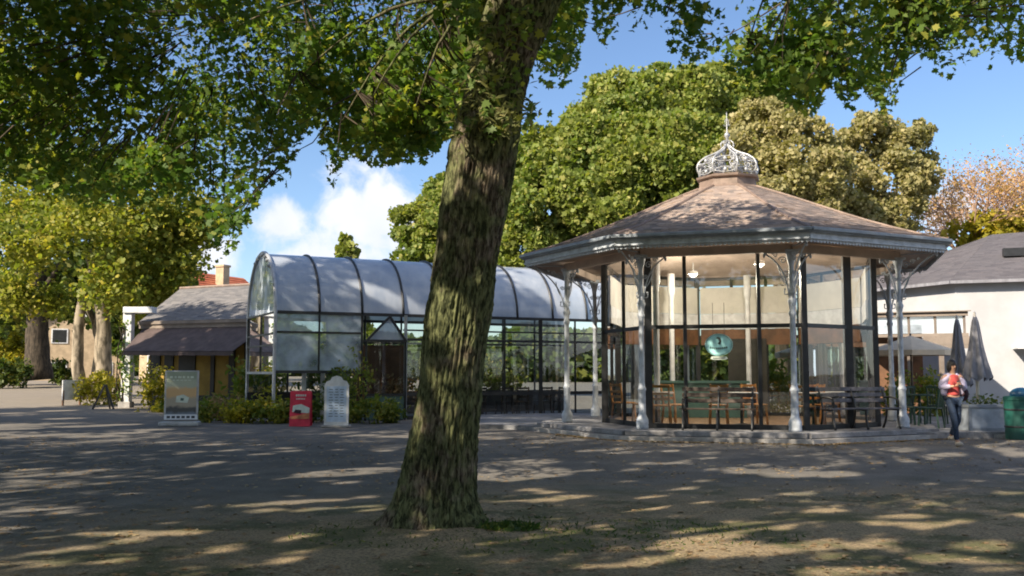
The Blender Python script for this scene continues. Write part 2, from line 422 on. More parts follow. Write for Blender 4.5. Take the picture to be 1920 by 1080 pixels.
def sprays(C, per, sig, rg=rng):
    C = np.asarray(C); n = len(C)
    O = rg.normal(size=(n, per, 3))*np.array(sig)
    ax = rg.normal(size=(n, 1, 3)); ax[..., 2] -= .6; ax /= np.linalg.norm(ax, axis=2)[..., None]
    O = O+ax*rg.normal(size=(n, per, 1))*sig[0]*1.1
    return (C[:, None, :]+O).reshape(-1, 3)
Sn = np.array(S)
CARVE = []      # (point, radius): gaps in the canopy through which the sun reaches that point
def carve(P, jitter=0.):
    keep = np.ones(len(P), bool)
    for c, r in CARVE:
        d = P-np.array(c); tt = d @ Sn; q = d-tt[:, None]*Sn
        keep &= ~((np.linalg.norm(q, axis=1) < r) & (tt > .3))
    return P[keep]
def twigs(name, A, B, r0, r1, mat, parent):
    """thin three-sided twigs from A to B"""
    A = np.asarray(A); B = np.asarray(B); N = len(A); d = B-A; d /= np.linalg.norm(d, axis=1)[:, None]+1e-9
    x = np.cross(d, np.array([.3, .5, .8])); x /= np.linalg.norm(x, axis=1)[:, None]+1e-9; y = np.cross(d, x)
    M_ = (A+B)/2+rng.normal(size=(N, 3))*.05*np.linalg.norm(B-A, axis=1)[:, None]
    rings = []
    for P, r in ((A, r0), (M_, (r0+r1)/2), (B, r1)):
        for k in range(3):
            a = 2.094*k; rings.append(P+r*(x*math.cos(a)+y*math.sin(a)))
    V = np.stack(rings, 1).reshape(-1, 3)
    base = np.arange(N)[:, None, None]*9
    q = np.array([(i*3+k, i*3+(k+1) % 3, (i+1)*3+(k+1) % 3, (i+1)*3+k) for i in range(2) for k in range(3)])
    F = (base+q[None]).reshape(-1, 4)
    me = bpy.data.meshes.new(name); me.from_pydata(V.tolist(), [], F.tolist()); me.materials.append(MATS[mat])
    o = bpy.data.objects.new(name, me); COL.objects.link(o); o.parent = parent; return o
def bez(p0, p1, p2, n=10):
    p0, p1, p2 = map(Vector, (p0, p1, p2)); return [p0*(1-t)**2+p1*2*t*(1-t)+p2*t*t for t in [i/n for i in range(n+1)]]

# ------------------------------------------------------------------ big tree in front
TY = 9.65
main_tree = thing('sycamore_tree', 'massive leaning tree with mossy furrowed bark standing in the middle of the forecourt', 'tree', (-.75, TY, 0))
edges = [(1000, 700, 908), (985, 716, 904), (960, 729, 900), (930, 740, 898), (900, 747, 897), (850, 758, 898), (800, 768, 900), (700, 782, 908), (600, 795, 924), (500, 808, 938),
         (400, 822, 955), (300, 838, 972), (235, 848, 982), (200, 862, 986), (150, 876, 1000), (100, 888, 1018), (50, 900, 1042), (0, 912, 1066), (-120, 950, 1120), (-260, 1005, 1160), (-420, 1065, 1200)]
ctr = []; rad = []; zz = []
for v, l, r_ in edges:
    p = at((l+r_)/2, v, TY); w = (at(r_, v, TY)-at(l, v, TY)).length/2
    ctr.append(p.x); zz.append(p.z); rad.append(w)
NZ, NA = 640, 230
zs = np.linspace(-.12, zz[-1], NZ)
cx_ = np.interp(zs, zz, ctr); rr = np.interp(zs, zz, rad)
vs = []
for i in range(NZ):
    z = zs[i]; flare = math.exp(-max(z, 0)/.22)
    for k in range(NA):
        a = 2*math.pi*k/NA
        lob = 1+.05*math.cos(3*a+1+z*.3)+.035*math.cos(5*a-.7*z)+flare*(.10+.26*max(0, math.cos(2.5*(a-3.3)))**3+.16*max(0, math.cos(4*a+.6))**2)
        q = Vector((math.cos(a)*5.5, math.sin(a)*5.5, z*1.5))
        ridg = 1-abs(mnoise.noise(q*1.6+Vector((0, 0, z*.2)))*2)
        ridg2 = 1-abs(mnoise.noise(Vector((q.x*3.8, q.y*3.8, q.z*2.2)))*2)
        lump = mnoise.noise(Vector((math.cos(a)*1.3, math.sin(a)*1.3, z*1.2)))
        q3 = Vector((math.cos(a)*9, math.sin(a)*9, z*4.5))+Vector((mnoise.noise(q*2), mnoise.noise(q*2+Vector((9, 2, 4))), 0))*1.4
        ridg3 = 1-abs(mnoise.noise(q3*1.5)*2)
        r_ = rr[i]*lob*.92+.026*(ridg-.7)+.018*(ridg2-.6)+.014*(ridg3-.6)+.035*lump
        if abs(z-3.75) < .5: r_ += .05*math.exp(-((z-3.75)/.16)**2)*max(0, math.cos(a+1.9))
        vs.append((cx_[i]+math.cos(a)*r_, TY+math.sin(a)*r_*.95, z))
fs = [(i*NA+k, i*NA+(k+1) % NA, (i+1)*NA+(k+1) % NA, (i+1)*NA+k) for i in range(NZ-1) for k in range(NA)]
mb = MB(); mb.add([(x+.75, y-TY, z) for x, y, z in vs], fs)
mb.build('trunk', 'bark', main_tree, smooth=True)
OFF = Vector((.75, -TY, 0))
def limb(parent, pts, r0, r1, off, mat='bark', n=10, name='limb'):
    k = len(pts); rr_ = [r0+(r1-r0)*(i/(k-1))**.8 for i in range(k)]
    pp = [Vector(p)+off for p in pts]
    for i in range(1, k-1): pp[i] = pp[i]+Vector((random.gauss(0, .03), random.gauss(0, .03), random.gauss(0, .03)))*min(1, r0*8)
    return MB().tube(pp, rr_, n).build(name, mat, parent, smooth=True)
LIMBS = [bez((.15, TY, 5.4), (-.9, TY+.6, 7.2), (-3.2, TY+1.6, 9.2), 12),
         bez((.2, TY+.1, 6.2), (-1.6, TY+.3, 8.6), (-5.0, TY+1.2, 10.2), 14),
         bez((.95, TY, 6.4), (2.6, TY+.5, 7.4), (6.8, TY+2.6, 6.6), 14),
         bez((.9, TY, 6.2), (2.1, TY-.3, 8.0), (3.6, TY-1.5, 9.4), 10),
         bez((.5, TY, 5.7), (.2, TY-1.6, 7.8), (-1.6, TY-4.2, 9.2), 10),
         bez((1.3, TY, 7.4), (1.2, TY+.3, 9.4), (.3, TY+1.6, 11.4), 10),
         bez((.05, TY+.1, 5.2), (-.5, TY+1.6, 6.2), (-1.4, TY+5.4, 7.0), 10)]
BOUGH0 = len(LIMBS)
for k_, (u_, v_, y_) in enumerate([(420, 60, 12.5), (560, 150, 12), (700, 180, 11), (640, 230, 12), (780, 200, 11), (1250, 30, 11), (1400, 90, 11.5), (1560, 100, 11), (1700, 60, 11.5), (1480, 20, 10.5), (1850, 40, 12)]):
    e_ = at(u_, v_, y_); s_ = min((q for L in LIMBS[:7] for q in L[3:]), key=lambda q: (q-e_).length+abs(q.x-e_.x)*-.3)
    LIMBS.append(bez(s_, (s_+e_)/2+Vector((0, 0, .7)), e_, 9))
for L, r0 in zip(LIMBS, [.17, .15, .17, .13, .14, .2, .12]+[.034]*15): limb(main_tree, L, r0, .025 if r0 > .06 else .008, OFF)
# image outline of the low hanging foliage, as (u, lowest v)
OUTL = [(-200, 330), (0, 330), (90, 350), (180, 385), (260, 372), (340, 395), (400, 440), (432, 482), (450, 430), (470, 395), (500, 335), (545, 345), (562, 255), (590, 232), (612, 300), (622, 362), (640, 300), (668, 285),
        (700, 306), (760, 292), (800, 300), (830, 255), (870, 215), (900, 170), (985, 60), (1000, 95), (1012, 150), (1050, 165), (1070, 155), (1088, 90), (1098, 25), (1108, -25), (1118, 60), (1130, 90), (1150, 70), (1172, -20), (1184, 75), (1204, 60), (1232, 5), (1250, 108), (1290, 132), (1320, 100), (1345, 80), (1378, 145), (1420, 165),
        (1450, 165), (1475, 190), (1500, 200), (1528, 215), (1548, 150), (1575, 170), (1592, 218), (1620, 150), (1645, 200), (1662, 225), (1690, 150), (1706, 95), (1740, 105), (1765, 148), (1800, 120), (1840, 90), (1862, 130), (1885, 80), (1905, 140), (1940, 110), (2100, 60)]
OU, OV = np.array(OUTL, float).T
def hang(n, u0, u1, v0, y0, y1, fade=60, seed=1, thr=-.35, nsc=1.6):
    rg = np.random.default_rng(seed)
    u = rg.uniform(u0, u1, n); y = rg.uniform(y0, y1, n); lo = np.interp(u, OU, OV)-22
    v = v0+(lo-v0)*rg.uniform(0, 1, n)**.85
    keep = (v < lo)
    P = np.array([at(a, b, c)[:] for a, b, c in zip(u[keep], v[keep], y[keep])])
    nn = n3(P, nsc, seed); edge = np.clip((lo[keep]-v[keep])/fade, 0, 1)
    return P[nn > thr+(1-edge)*.25]
# sunlit spots: on the trunk and on the ground
def gpt(u, v):
    d = pix_dir(u, v); z = 0.
    for _ in range(4):
        t = (z-HC)/d.z; p = Vector((0, 0, HC))+d*t; z = gh(p.x, p.y)
    return p
CARVE += [(at(830, 585, TY-.35), .24), (at(840, 615, TY-.35), .2), (at(825, 555, TY-.35), .18), (at(800, 720, TY-.3), .2), (at(795, 765, TY-.3), .2), (at(805, 690, TY-.3), .08),
          (at(925, 205, TY-.4), .22), (at(905, 105, TY-.3), .16), (at(775, 800, TY-.3), .07)]
PATCH = [(1330, 1000, .40), (1440, 985, .30), (1500, 978, .2), (1280, 1022, .30), (1360, 1032, .42), (1450, 1030, .34), (1540, 1020, .26), (1630, 1020, .26), (1240, 1050, .2), (870, 1048, .26), (820, 1056, .16), (1000, 1018, .2), (1060, 1000, .14),
         (1700, 967, .26), (1650, 980, .2), (1740, 985, .26), (1850, 1022, .3), (1760, 1045, .28), (1640, 1065, .3), (1560, 1072, .26), (1180, 1062, .22), (1090, 1066, .2), (1880, 1060, .24),
         (1400, 885, .34), (1480, 890, .42), (1560, 888, .42), (1640, 893, .3), (1700, 895, .24), (1420, 872, .22), (1360, 880, .3), (1210, 868, .26), (1260, 867, .2), (1110, 882, .2), (1190, 880, .2),
         (1390, 922, .26), (1450, 918, .24), (1500, 925, .2), (1290, 915, .2), (1270, 932, .16), (1220, 932, .2), (1080, 932, .22), (1020, 938, .22), (1000, 920, .2), (960, 940, .16),
         (1690, 845, .28), (1620, 842, .2), (1780, 852, .3), (1860, 875, .28), (1900, 925, .2), (1540, 850, .2), (1330, 850, .22), (1260, 845, .18), (1100, 845, .2), (1000, 838, .2), (1180, 845, .16), (920, 812, .24), (960, 806, .2), (880, 850, .1),
         (560, 942, .26), (620, 938, .2), (470, 948, .2), (500, 958, .22), (600, 955, .2), (380, 952, .14), (690, 950, .2), (700, 958, .18), (650, 905, .2), (560, 930, .12), (620, 902, .14), (690, 930, .18),
         (230, 1000, .22), (300, 1000, .22), (370, 998, .18), (180, 1000, .12), (320, 980, .12), (60, 955, .2), (120, 960, .14), (20, 990, .16), (130, 955, .1), (260, 925, .10), (100, 902, .14), (150, 900, .1), (240, 1042, .12),
         (400, 868, .22), (370, 874, .14), (430, 845, .2), (460, 888, .16), (400, 832, .26), (330, 828, .3), (300, 832, .2), (530, 897, .12), (640, 842, .12), (680, 816, .3), (730, 818, .2), (560, 868, .08),
         (30, 820, .5), (100, 815, .5), (180, 818, .45), (240, 812, .4), (150, 800, .5), (60, 796, .6), (20, 805, .5), (220, 796, .5), (290, 806, .4), (120, 785, .5), (200, 826, .3), (20, 775, .6), (110, 770, .6)]
_q = np.random.default_rng(12)
for _ in range(90): PATCH.append((_q.uniform(-20, 1940), 812+270*_q.uniform(0, 1)**1.5, _q.uniform(.06, .2)))
for i_, (u, v, r_) in enumerate(PATCH): CARVE.append((gpt(u, v), r_*(.80 if i_ < 24 else .85)))
CARVE += [(at(a, b, 28.5), r_) for a, b, r_ in ((670, 515, .3), (650, 512, .2), (735, 520, .3), (710, 516, .25), (520, 487, .3), (520, 600, .2), (465, 740, .5))]
CARVE += [(at(1000, 515, 31.5), .5), (at(1060, 530, 32), .9), (at(236, 740, 38), 1.2), (at(236, 690, 38), 1.3), (at(236, 620, 38), 1.4)]

CARVE += [(Vector((5.4, 23.3, 5.9)), 1.1), (Vector((7.4, 22.6, 5.1)), 1.2), (Vector((8.8, 22.6, 4.7)), 1.1), (Vector((4.0, 23.0, 5.6)), .7), (Vector((5.4, 24, 7.2)), 1.0), (Vector((6.4, 22.6, 5.5)), .9)]
NEARP = np.concatenate([hang(3300, -160, 1100, -330, 11.2, 18, seed=1, thr=-.26, nsc=2.3), hang(850, 560, 900, -100, 9.9, 13, seed=4, thr=-.02, nsc=3)])
NEARR = np.concatenate([hang(950, 1095, 1990, -260, 10.5, 14.0, seed=2, thr=.36, nsc=3.2), hang(430, 1330, 1750, -60, 10.5, 13.5, seed=5, thr=.2, nsc=3.4)])
P = np.concatenate([NEARP, NEARR])
_r = np.random.default_rng(99)
CARVE += [(p_, _r.uniform(.3, .7)) for p_ in P[_r.integers(0, len(P), 150)]]
def near_leaves(C, per, sig):
    u_, v_ = proj(C); C = C[~((C[:, 1] < TY+.5) & (u_ > 835) & (u_ < 1085) & (v_ > -200))]
    Q = sprays(C, per, sig); u, v = proj(Q); lim = np.interp(u, OU, OV)+8
    tr_ = (Q[:, 1] < TY+.3) & (u > 872-.0*v) & (u < 1080) & (v > -60)
    Q = Q[(v < lim) & ~tr_]
    return carve(Q)
# upper crown (out of the frame, shades the forecourt)
def crown_pts(c, rad3, n, seed, thr, nsc=.9, bottom=-.9):
    rg = np.random.default_rng(seed); q = rg.normal(size=(n, 3)); q /= np.linalg.norm(q, axis=1)[:, None]
    q *= rg.uniform(.35, 1, n)[:, None]**.45; q = q[q[:, 2] > bottom]; P = q*np.array(rad3)+np.array(c)
    return P[n3(P, nsc, seed) > thr]
def out_of_view(P, m_=70):
    u, v = proj(P); return P[~((u > -m_) & (u < 1920+m_) & (v > -m_) & (v < 1100) & (P[:, 1] > .5))]
def inside_sky(P):           # nothing of the crown may hang below the outline seen from the forecourt
    u, v = proj(P); lim = np.interp(u, OU, OV)-30; lim = np.where((u > 850) & (u < 1095) & (P[:, 1] < TY+.4), -90, lim)
    return P[(P[:, 1] < .5) | (v < lim)]
up_main = inside_sky(crown_pts((-.2, 9.6, 9.6), (7.2, 6.6, 4.2), 1900, 11, -.5))
up_main = up_main[up_main[:, 2] < 13.2]; uu_, vv_ = proj(up_main); up_main = up_main[~((uu_ > 700) & (uu_ < 2000) & (vv_ > -60) & (up_main[:, 1] > 1))]
def allpos(P): return P-np.array([-.75, TY, 0])
Q1 = near_leaves(P, 52, (.18, .18, .14))
Q2 = carve(inside_sky(sprays(up_main, 44, (.34, .34, .22))))
leaf_mesh('crown', allpos(np.concatenate([Q1, Q2])), .088, 'leaf_near', SH_LOBED, up=.75, parent=main_tree)
LP = np.array([p[:] for L in LIMBS for p in L])
def twig_to_limbs(name, C, LP_, parent, off, cap=.7, r0=.012):
    C = carve(C); u_, v_ = proj(C); C = C[~((C[:, 1] < TY+.5) & (u_ > 835) & (u_ < 1085))]
    d = np.linalg.norm(C[:, None, :]-LP_[None], axis=2); j = d.argmin(1); T = LP_[j]; L_ = d.min(1)
    dirn = (T-C)/L_[:, None]; E_ = C+dirn*np.minimum(L_, cap)[:, None]+np.array([0, 0, .12])
    return twigs(name, E_-off, C-off, r0, .004, 'bark_dark', parent)
twig_to_limbs('twigs', P, LP, main_tree, np.array([-.75, TY, 0]))
# sprouts and ferns growing on the trunk
rg = np.random.default_rng(21); C = []
for (u, v, n_) in [(905, 205, 10), (940, 210, 12), (970, 215, 7), (890, 150, 5), (925, 160, 5), (870, 215, 6), (985, 190, 3), (905, 60, 5), (940, 30, 4), (880, 250, 3), (935, 120, 6), (960, 60, 6), (870, 175, 6), (915, 240, 7), (955, 235, 6), (890, 100, 5)]:
    for _ in range((n_+1)//2): C.append(at(u+rg.normal()*14, v+rg.normal()*12, TY-.42+rg.uniform(-.06, .06))[:])
Q = sprays(np.array(C), 7, (.05, .05, .06), rg)
leaf_mesh('trunk_sprouts', allpos(Q), .095, 'leaf_fern', SH_FROND, up=.2, tilt=np.array([0, -.6, .4]), parent=main_tree)
C = [at(rg.uniform(855, 1000), rg.uniform(-20, 250), TY-.40)[:] for _ in range(34)]
leaf_mesh('ivy', allpos(sprays(np.array(C), 7, (.07, .05, .08), rg)), .075, 'leaf_near', SH_LOBED, up=0, tilt=np.array([0, -.9, .3]), parent=main_tree)

# ------------------------------------------------------------------ neighbour trees that shade the forecourt
def shade_tree(name, label, base, crown_c, rad3, n, seed, thr, leaf='leaf_near', h=6.5, r=.34, per=28, size=.18, view=True, group=None):
    t = thing(name, label, 'tree', (base[0], base[1], gh(*base)-.05), 0, group)
    off = -Vector((base[0], base[1], gh(*base)-.05))
    top = Vector((base[0]*.8+crown_c[0]*.2, base[1]*.8+crown_c[1]*.2, h))
    limb(t, bez((base[0], base[1], -.1), (base[0], base[1], h*.5), top, 10), r, r*.6, off, n=18, name='trunk')
    rg = np.random.default_rng(seed+50); LL = []
    for k in range(7):
        a = 2*math.pi*k/7+rg.uniform(-.3, .3); e = Vector((crown_c[0]+math.cos(a)*rad3[0]*.7, crown_c[1]+math.sin(a)*rad3[1]*.7, crown_c[2]+rg.uniform(-.2, .5)*rad3[2]))
        if 0 < e.y < 40:
            u, v = proj(np.array([e[:]])); 
            if v[0] > np.interp(u[0], OU, OV)-60 and -50 < u[0] < 1970: continue
        L = bez(top-Vector((0, 0, .5)), (top+e)/2+Vector((0, 0, 1.2)), e, 10); LL.append(L); limb(t, L, r*.45, .03, off)
    C = inside_sky(crown_pts(crown_c, rad3, n, seed, thr))
    Q = carve(inside_sky(sprays(C, per, (.38, .38, .24))))
    leaf_mesh('crown', Q+np.array(off), size, leaf, SH_LOBED, up=.8, parent=t)
    return t
shade_tree('sycamore_tree', 'broad dark green tree whose crown fills the upper left corner', (-9.3, 9.5), (-8.6, 10.5, 11.2), (6.4, 6.6, 5.6), 2600, 31, -.5, size=.16)
shade_tree('sycamore_tree', 'tall shade tree growing out of frame beside the path', (-8.5, 1.5), (-7.0, 2.2, 9.4), (6.8, 6.4, 3.8), 2100, 32, -.7)
shade_tree('sycamore_tree', 'shade tree standing out of frame behind the viewer', (2.6, -3.2), (.2, -1.6, 9.2), (6.4, 5.8, 3.4), 1900, 33, -.7)
shade_tree('sycamore_tree', 'outermost shade tree, far out of frame at the side', (-17, 8), (-16, 8.5, 9.2), (6.5, 6.5, 3.8), 1400, 34, -.4)
shade_tree('sycamore_tree', 'tall tree out of frame whose branches reach in above the path', (-17.5, 19), (-16.5, 18.5, 12.5), (6.5, 7.0, 5.5), 1900, 35, -.25, size=.2, h=8, r=.4)
shade_tree('sycamore_tree', 'tree out of frame that dapples the far end of the path', (-25.5, 25), (-24.5, 25, 11), (6.2, 7, 5), 1700, 36, -.42, size=.24, h=7, r=.4)
# ------------------------------------------------------------------ background trees
def lobe_tree(name, label, base, lobes, mat, size, dens, trunk_r=.4, seed=0, trunk=True, bark='bark_dark', group=None, shape=SH_TUFT, inner=.25, cat='tree'):
    """lobes: (x,y,z,r). Leaf clumps sit on many small bosses spread over each lobe, which gives lit and shaded clumps."""
    rg = np.random.default_rng(seed); b = Vector((base[0], base[1], gh(*base)))
    t = thing(name, label, cat, b, 0, group); out = []
    for (x, y, z, r_) in lobes:
        nb = max(10, int(17*r_**1.35)); d = rg.normal(size=(nb, 3)); d /= np.linalg.norm(d, axis=1)[:, None]
        d = d[(d[:, 2] > -.55) & (d[:, 1] < .75)]; nb = len(d)
        bc = np.array([x, y, z])+d*r_*rg.uniform(.78, 1.02, nb)[:, None]; br = r_*rg.uniform(.10, .27, nb)+.14
        for c, q in zip(bc, br):
            k = int(dens*q*q*12)+4; e = rg.normal(size=(k, 3)); e /= np.linalg.norm(e, axis=1)[:, None]
            e = e*(rg.uniform(.7, 1.1, k)+rg.exponential(.12, k))[:, None]; out.append(c+e*q*np.array([1, 1, .85]))
        k = int(dens*r_*r_*inner*6); e = rg.normal(size=(k, 3)); e /= np.linalg.norm(e, axis=1)[:, None]; out.append(np.array([x, y, z])+e*r_*rg.uniform(.5, .9, k)[:, None])
    Q = np.concatenate(out)-np.array(b)
    Q = Q[Q[:, 2] > .05]
    leaf_mesh('crown', Q, size, mat, shape, up=.45, parent=t, rg=rg)
    if trunk:
        zt = max(l[2] for l in lobes)
        cx0 = np.mean([l[0] for l in lobes]); cy0 = np.mean([l[1] for l in lobes])
        limb(t, bez(b-Vector((0, 0, .1)), b+Vector((0, 0, zt*.4)), (cx0, cy0, zt*.8), 8), trunk_r, trunk_r*.3, -b, bark, 10, 'trunk')
        for (x, y, z, r_) in lobes[:7]:
            s0 = b+Vector((0, 0, zt*.3)); limb(t, bez(s0, (s0+Vector((x, y, z)))/2+Vector((0, 0, .4)), (x, y, z), 6), trunk_r*.4, .04, -b, bark, 6)
    return t
def lob(u, v, Y, rpx): p = at(u, v, Y); return (p.x, p.y, p.z, rpx/FPX*Y)
lobe_tree('broadleaf_tree', 'largest rounded green tree rising behind the greenhouse and bandstand roof', (6.8, 52),
          [lob(1270, 215, 52, 95), lob(1180, 245, 51, 95), lob(1110, 300, 50, 90), lob(1040, 320, 50, 80), lob(1340, 210, 53, 80), lob(1240, 330, 48, 110), lob(1130, 400, 48, 100), lob(1020, 410, 48, 90), lob(1330, 330, 49, 110),
           lob(960, 330, 51, 70), lob(1000, 470, 48, 70), lob(890, 400, 51, 70), lob(1395, 200, 53, 60), lob(1150, 470, 48, 90), lob(1290, 430, 48, 80)],
          'leaf_big', .20, 95, .5, 61)
lobe_tree('broadleaf_tree', 'green tree half hidden by the leaning trunk, above the vault roof', (-4, 56),
          [lob(850, 400, 56, 62), lob(800, 430, 56, 55), lob(775, 470, 55, 42), lob(860, 480, 55, 60), lob(830, 360, 56, 28)], 'leaf_big', .20, 95, .4, 62)
lobe_tree('holm_oak_tree', 'olive green oak crown directly behind the iron cupola', (12.2, 44),
          [lob(1440, 250, 44, 62), lob(1490, 280, 43, 66), lob(1400, 290, 43, 52), lob(1530, 340, 42, 66), lob(1450, 350, 42, 70), lob(1500, 395, 42, 60), lob(1420, 400, 42, 50), lob(1400, 225, 45, 30)],
          'leaf_olive', .165, 110, .4, 63)
lobe_tree('holm_oak_tree', 'olive green oak crown right of the cupola, above the eaves corner', (17.6, 46),
          [lob(1625, 275, 46, 60), lob(1690, 280, 46, 52), lob(1580, 290, 46, 40), lob(1660, 350, 45, 62), lob(1715, 340, 45, 42), lob(1690, 410, 45, 50), lob(1620, 400, 45, 50), lob(1580, 400, 46, 36), lob(1730, 250, 46, 20)],
          'leaf_olive', .165, 110, .4, 64)
lobe_tree('conifer_tree', 'small pointed treetop above the vaulted glass roof', (-9, 56),
          [lob(650, 452, 56, 9), lob(650, 470, 56, 14), lob(650, 490, 56, 18), lob(652, 520, 56, 22), (-9.5, 56, 5, 1.3), (-9.5, 56, 3, 1.5)], 'leaf_big', .28, 34, .15, 65)
# autumn tree: fine bare twigs, a few leaves left
def bare_tree(base, Y, seed):
    rg = np.random.default_rng(seed); b = Vector((base[0], base[1], gh(*base)))
    t = thing('autumn_tree', 'nearly bare autumn tree with russet twigs behind the slate roof', 'tree', b)
    mb = MB(); tips = []
    def grow(p, d, L, r_, lev):
        n_ = 4; pts = [p]
        for i in range(n_):
            d = (d+Vector(rg.normal(size=3))*.16+Vector((0, 0, .05))).normalized(); pts.append(pts[-1]+d*L/n_)
        mb.tube([q-b for q in pts], [max(.012, r_*(1-.45*i/n_)) for i in range(n_+1)], 5 if lev < 3 else 3, cap=False)
        if lev >= 6: tips.append(pts[-1]); return
        for k in range(3 if lev < 2 else 4):
            ax = (d+Vector(rg.normal(size=3))*.62).normalized(); grow(pts[-1 if k < 2 else -2], ax, L*rg.uniform(.66, .86), r_*.60, lev+1)
    grow(b-Vector((0, 0, .1)), Vector((0, 0, 1)), 4.3, .34, 0)
    mb.build('trunk', 'bark_twig', t)
    tp = np.array([q[:] for q in tips]); tp = tp[rg.uniform(size=len(tp)) < 1.1]
    leaf_mesh('crown', sprays(tp, 9, (.26, .26, .26), rg)-np.array(b), .13, 'leaf_autumn', SH_OVAL, parent=t, rg=rg)
bare_tree((24.2, 50), 50, 71); 
lobe_tree('autumn_tree', 'yellow leaved low tree peeping over the slate roof', (22.3, 47), [lob(1810, 440, 47, 30), lob(1850, 425, 47, 32), lob(1890, 425, 47, 36), lob(1930, 420, 47, 40), lob(1860, 480, 47, 50)], 'leaf_yellow', .28, 22, .2, 72)
# trees and hedges on the left
def multi_stem(base, seed):
    b = Vector((base[0], base[1], gh(*base))); t = thing('plane_tree', 'pale multi-stemmed tree with sunlit yellow-green crown beside the path', 'tree', b)
    Y = base[1]
    for pts, r_ in [([(190, 712), (193, 600), (165, 470)], .42), ([(152, 712), (150, 600), (175, 500)], .32), ([(165, 705), (185, 640), (150, 560)], .26), ([(196, 690), (185, 560), (215, 440)], .2)]:
        P3 = [at(u, v, Y+random.uniform(-.5, .5)) for u, v in pts]; P3[0].z = b.z-.1
        ctrl = P3[1]*2-(P3[0]+P3[2])/2
        limb(t, bez(P3[0], ctrl, P3[2], 10), r_, r_*.5, -b, 'bark_pale', 10, 'trunk')
    rg = np.random.default_rng(seed)
    L = [lob(u, v, Y+dy, r_) for u, v, dy, r_ in [(60, 430, -1, 75), (150, 430, -2, 80), (240, 440, -1, 75), (20, 500, 0, 62), (110, 515, -2, 66), (215, 520, -2, 58), (290, 500, 0, 52), (330, 440, 1, 55), (370, 430, 1, 42), (255, 560, 0, 40), (300, 545, 1, 30), (60, 350, 0, 80), (170, 350, 0, 80), (290, 370, 0, 70), (30, 560, 0, 32), (345, 500, 0, 22), (385, 400, 0, 40), (110, 570, 1, 24)]]
    out = []
    for (x, y, z, r_) in L:
        nb = int(26*r_**1.1)+10; d = rg.normal(size=(nb, 3)); d /= np.linalg.norm(d, axis=1)[:, None]
        bc = np.array([x, y, z])+d*r_*rg.uniform(.3, 1.08, nb)[:, None]**.6; out.append(bc)
    C = np.concatenate(out); C = C[n3(C, 1.3, seed) > -.45]
    leaf_mesh('crown', sprays(C, 34, (.34, .34, .24), rg)-np.array(b), .19, 'leaf_sunny', SH_TUFT, up=.6, parent=t, rg=rg)
multi_stem((-19.2, 46), 81)
def dark_tree():
    Y = 62; b = at(78, 706, Y); b.z = gh(b.x, b.y); t = thing('broadleaf_tree', 'dark trunked tree with a side branch beyond the path, farthest to one side', 'tree', b)
    limb(t, bez(at(74, 712, Y), at(68, 620, Y), at(72, 480, Y), 10), .85, .5, -b, 'bark_dark', 12, 'trunk')
    limb(t, bez(at(70, 600, Y), at(45, 570, Y), at(-20, 530, Y-1), 8), .32, .12, -b, 'bark_dark', 8)
    limb(t, bez(at(70, 560, Y), at(95, 520, Y), at(130, 470, Y-1), 8), .3, .12, -b, 'bark_dark', 8)
    rg = np.random.default_rng(5)
    C = np.concatenate([crown_pts(at(80, 470, Y)[:], (8, 5, 3.4), 420, 91, -.2), crown_pts(at(20, 560, Y+3)[:], (4.5, 3, 1.6), 110, 92, -.1), crown_pts(at(140, 560, Y+3)[:], (3.2, 3, 1.5), 90, 93, -.1)])
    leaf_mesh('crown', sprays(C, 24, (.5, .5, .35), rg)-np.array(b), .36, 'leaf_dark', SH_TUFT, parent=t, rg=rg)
dark_tree()
lobe_tree('broadleaf_tree', 'green tree filling the gap beside the cafe gable', (-22, 60), [lob(300, 560, 60, 60), lob(230, 580, 60, 60), lob(265, 500, 61, 70), lob(330, 610, 60, 50), lob(200, 520, 61, 60), lob(240, 640, 60, 40)], 'leaf_dark', .4, 26, .3, 95)
for i, (u, Y, s_, lb) in enumerate([(-60, 95, 1.1, 'distant green tree beyond the hedge, at the picture edge'), (30, 110, 1.0, 'distant tree rising behind the dark trunk'), (150, 100, .9, 'distant tree behind the pale house'), (420, 95, .55, 'distant low tree behind the red roofed house')]):
    lobe_tree('distant_tree', lb, at(u, 700, Y)[:2], [lob(u, 600, Y, 50*s_), lob(u-40*s_, 625, Y, 40*s_), lob(u+45*s_, 620, Y, 42*s_), lob(u, 655, Y, 55*s_), lob(u+70*s_, 660, Y, 40*s_), lob(u-70*s_, 660, Y, 40*s_)], 'leaf_dark' if i % 2 else 'leaf_sunny', .5, 14, .4, 110+i, group=None)
# hills of woodland that close the horizon
def treeline(name, label, x0, x1, Y, h, seed, mat, n, size):
    rg = np.random.default_rng(seed); x = rg.uniform(x0, x1, n); hh = h*(1+.25*np.sin(x*.11)+.15*np.sin(x*.31+1)); z = rg.uniform(0, 1, n)**.8*hh
    P = np.stack([x, Y+rg.normal(size=n)*3-z*.3, z+ghn(x, np.full(n, Y))], 1)
    o = leaf_mesh(name, P, size, mat, SH_TUFT, up=.4, rg=rg); return tag(o, label, 'woodland', kind='stuff')
treeline('far_woods', 'far-off belt of woodland closing the view beyond the park', -150, 150, 150, 7, 7, 'leaf_dark', 60000, 1.1)
treeline('far_woods', 'belt of woodland behind the viewer, seen only in window reflections', -70, 70, -45, 11, 8, 'leaf_big', 40000, .9)

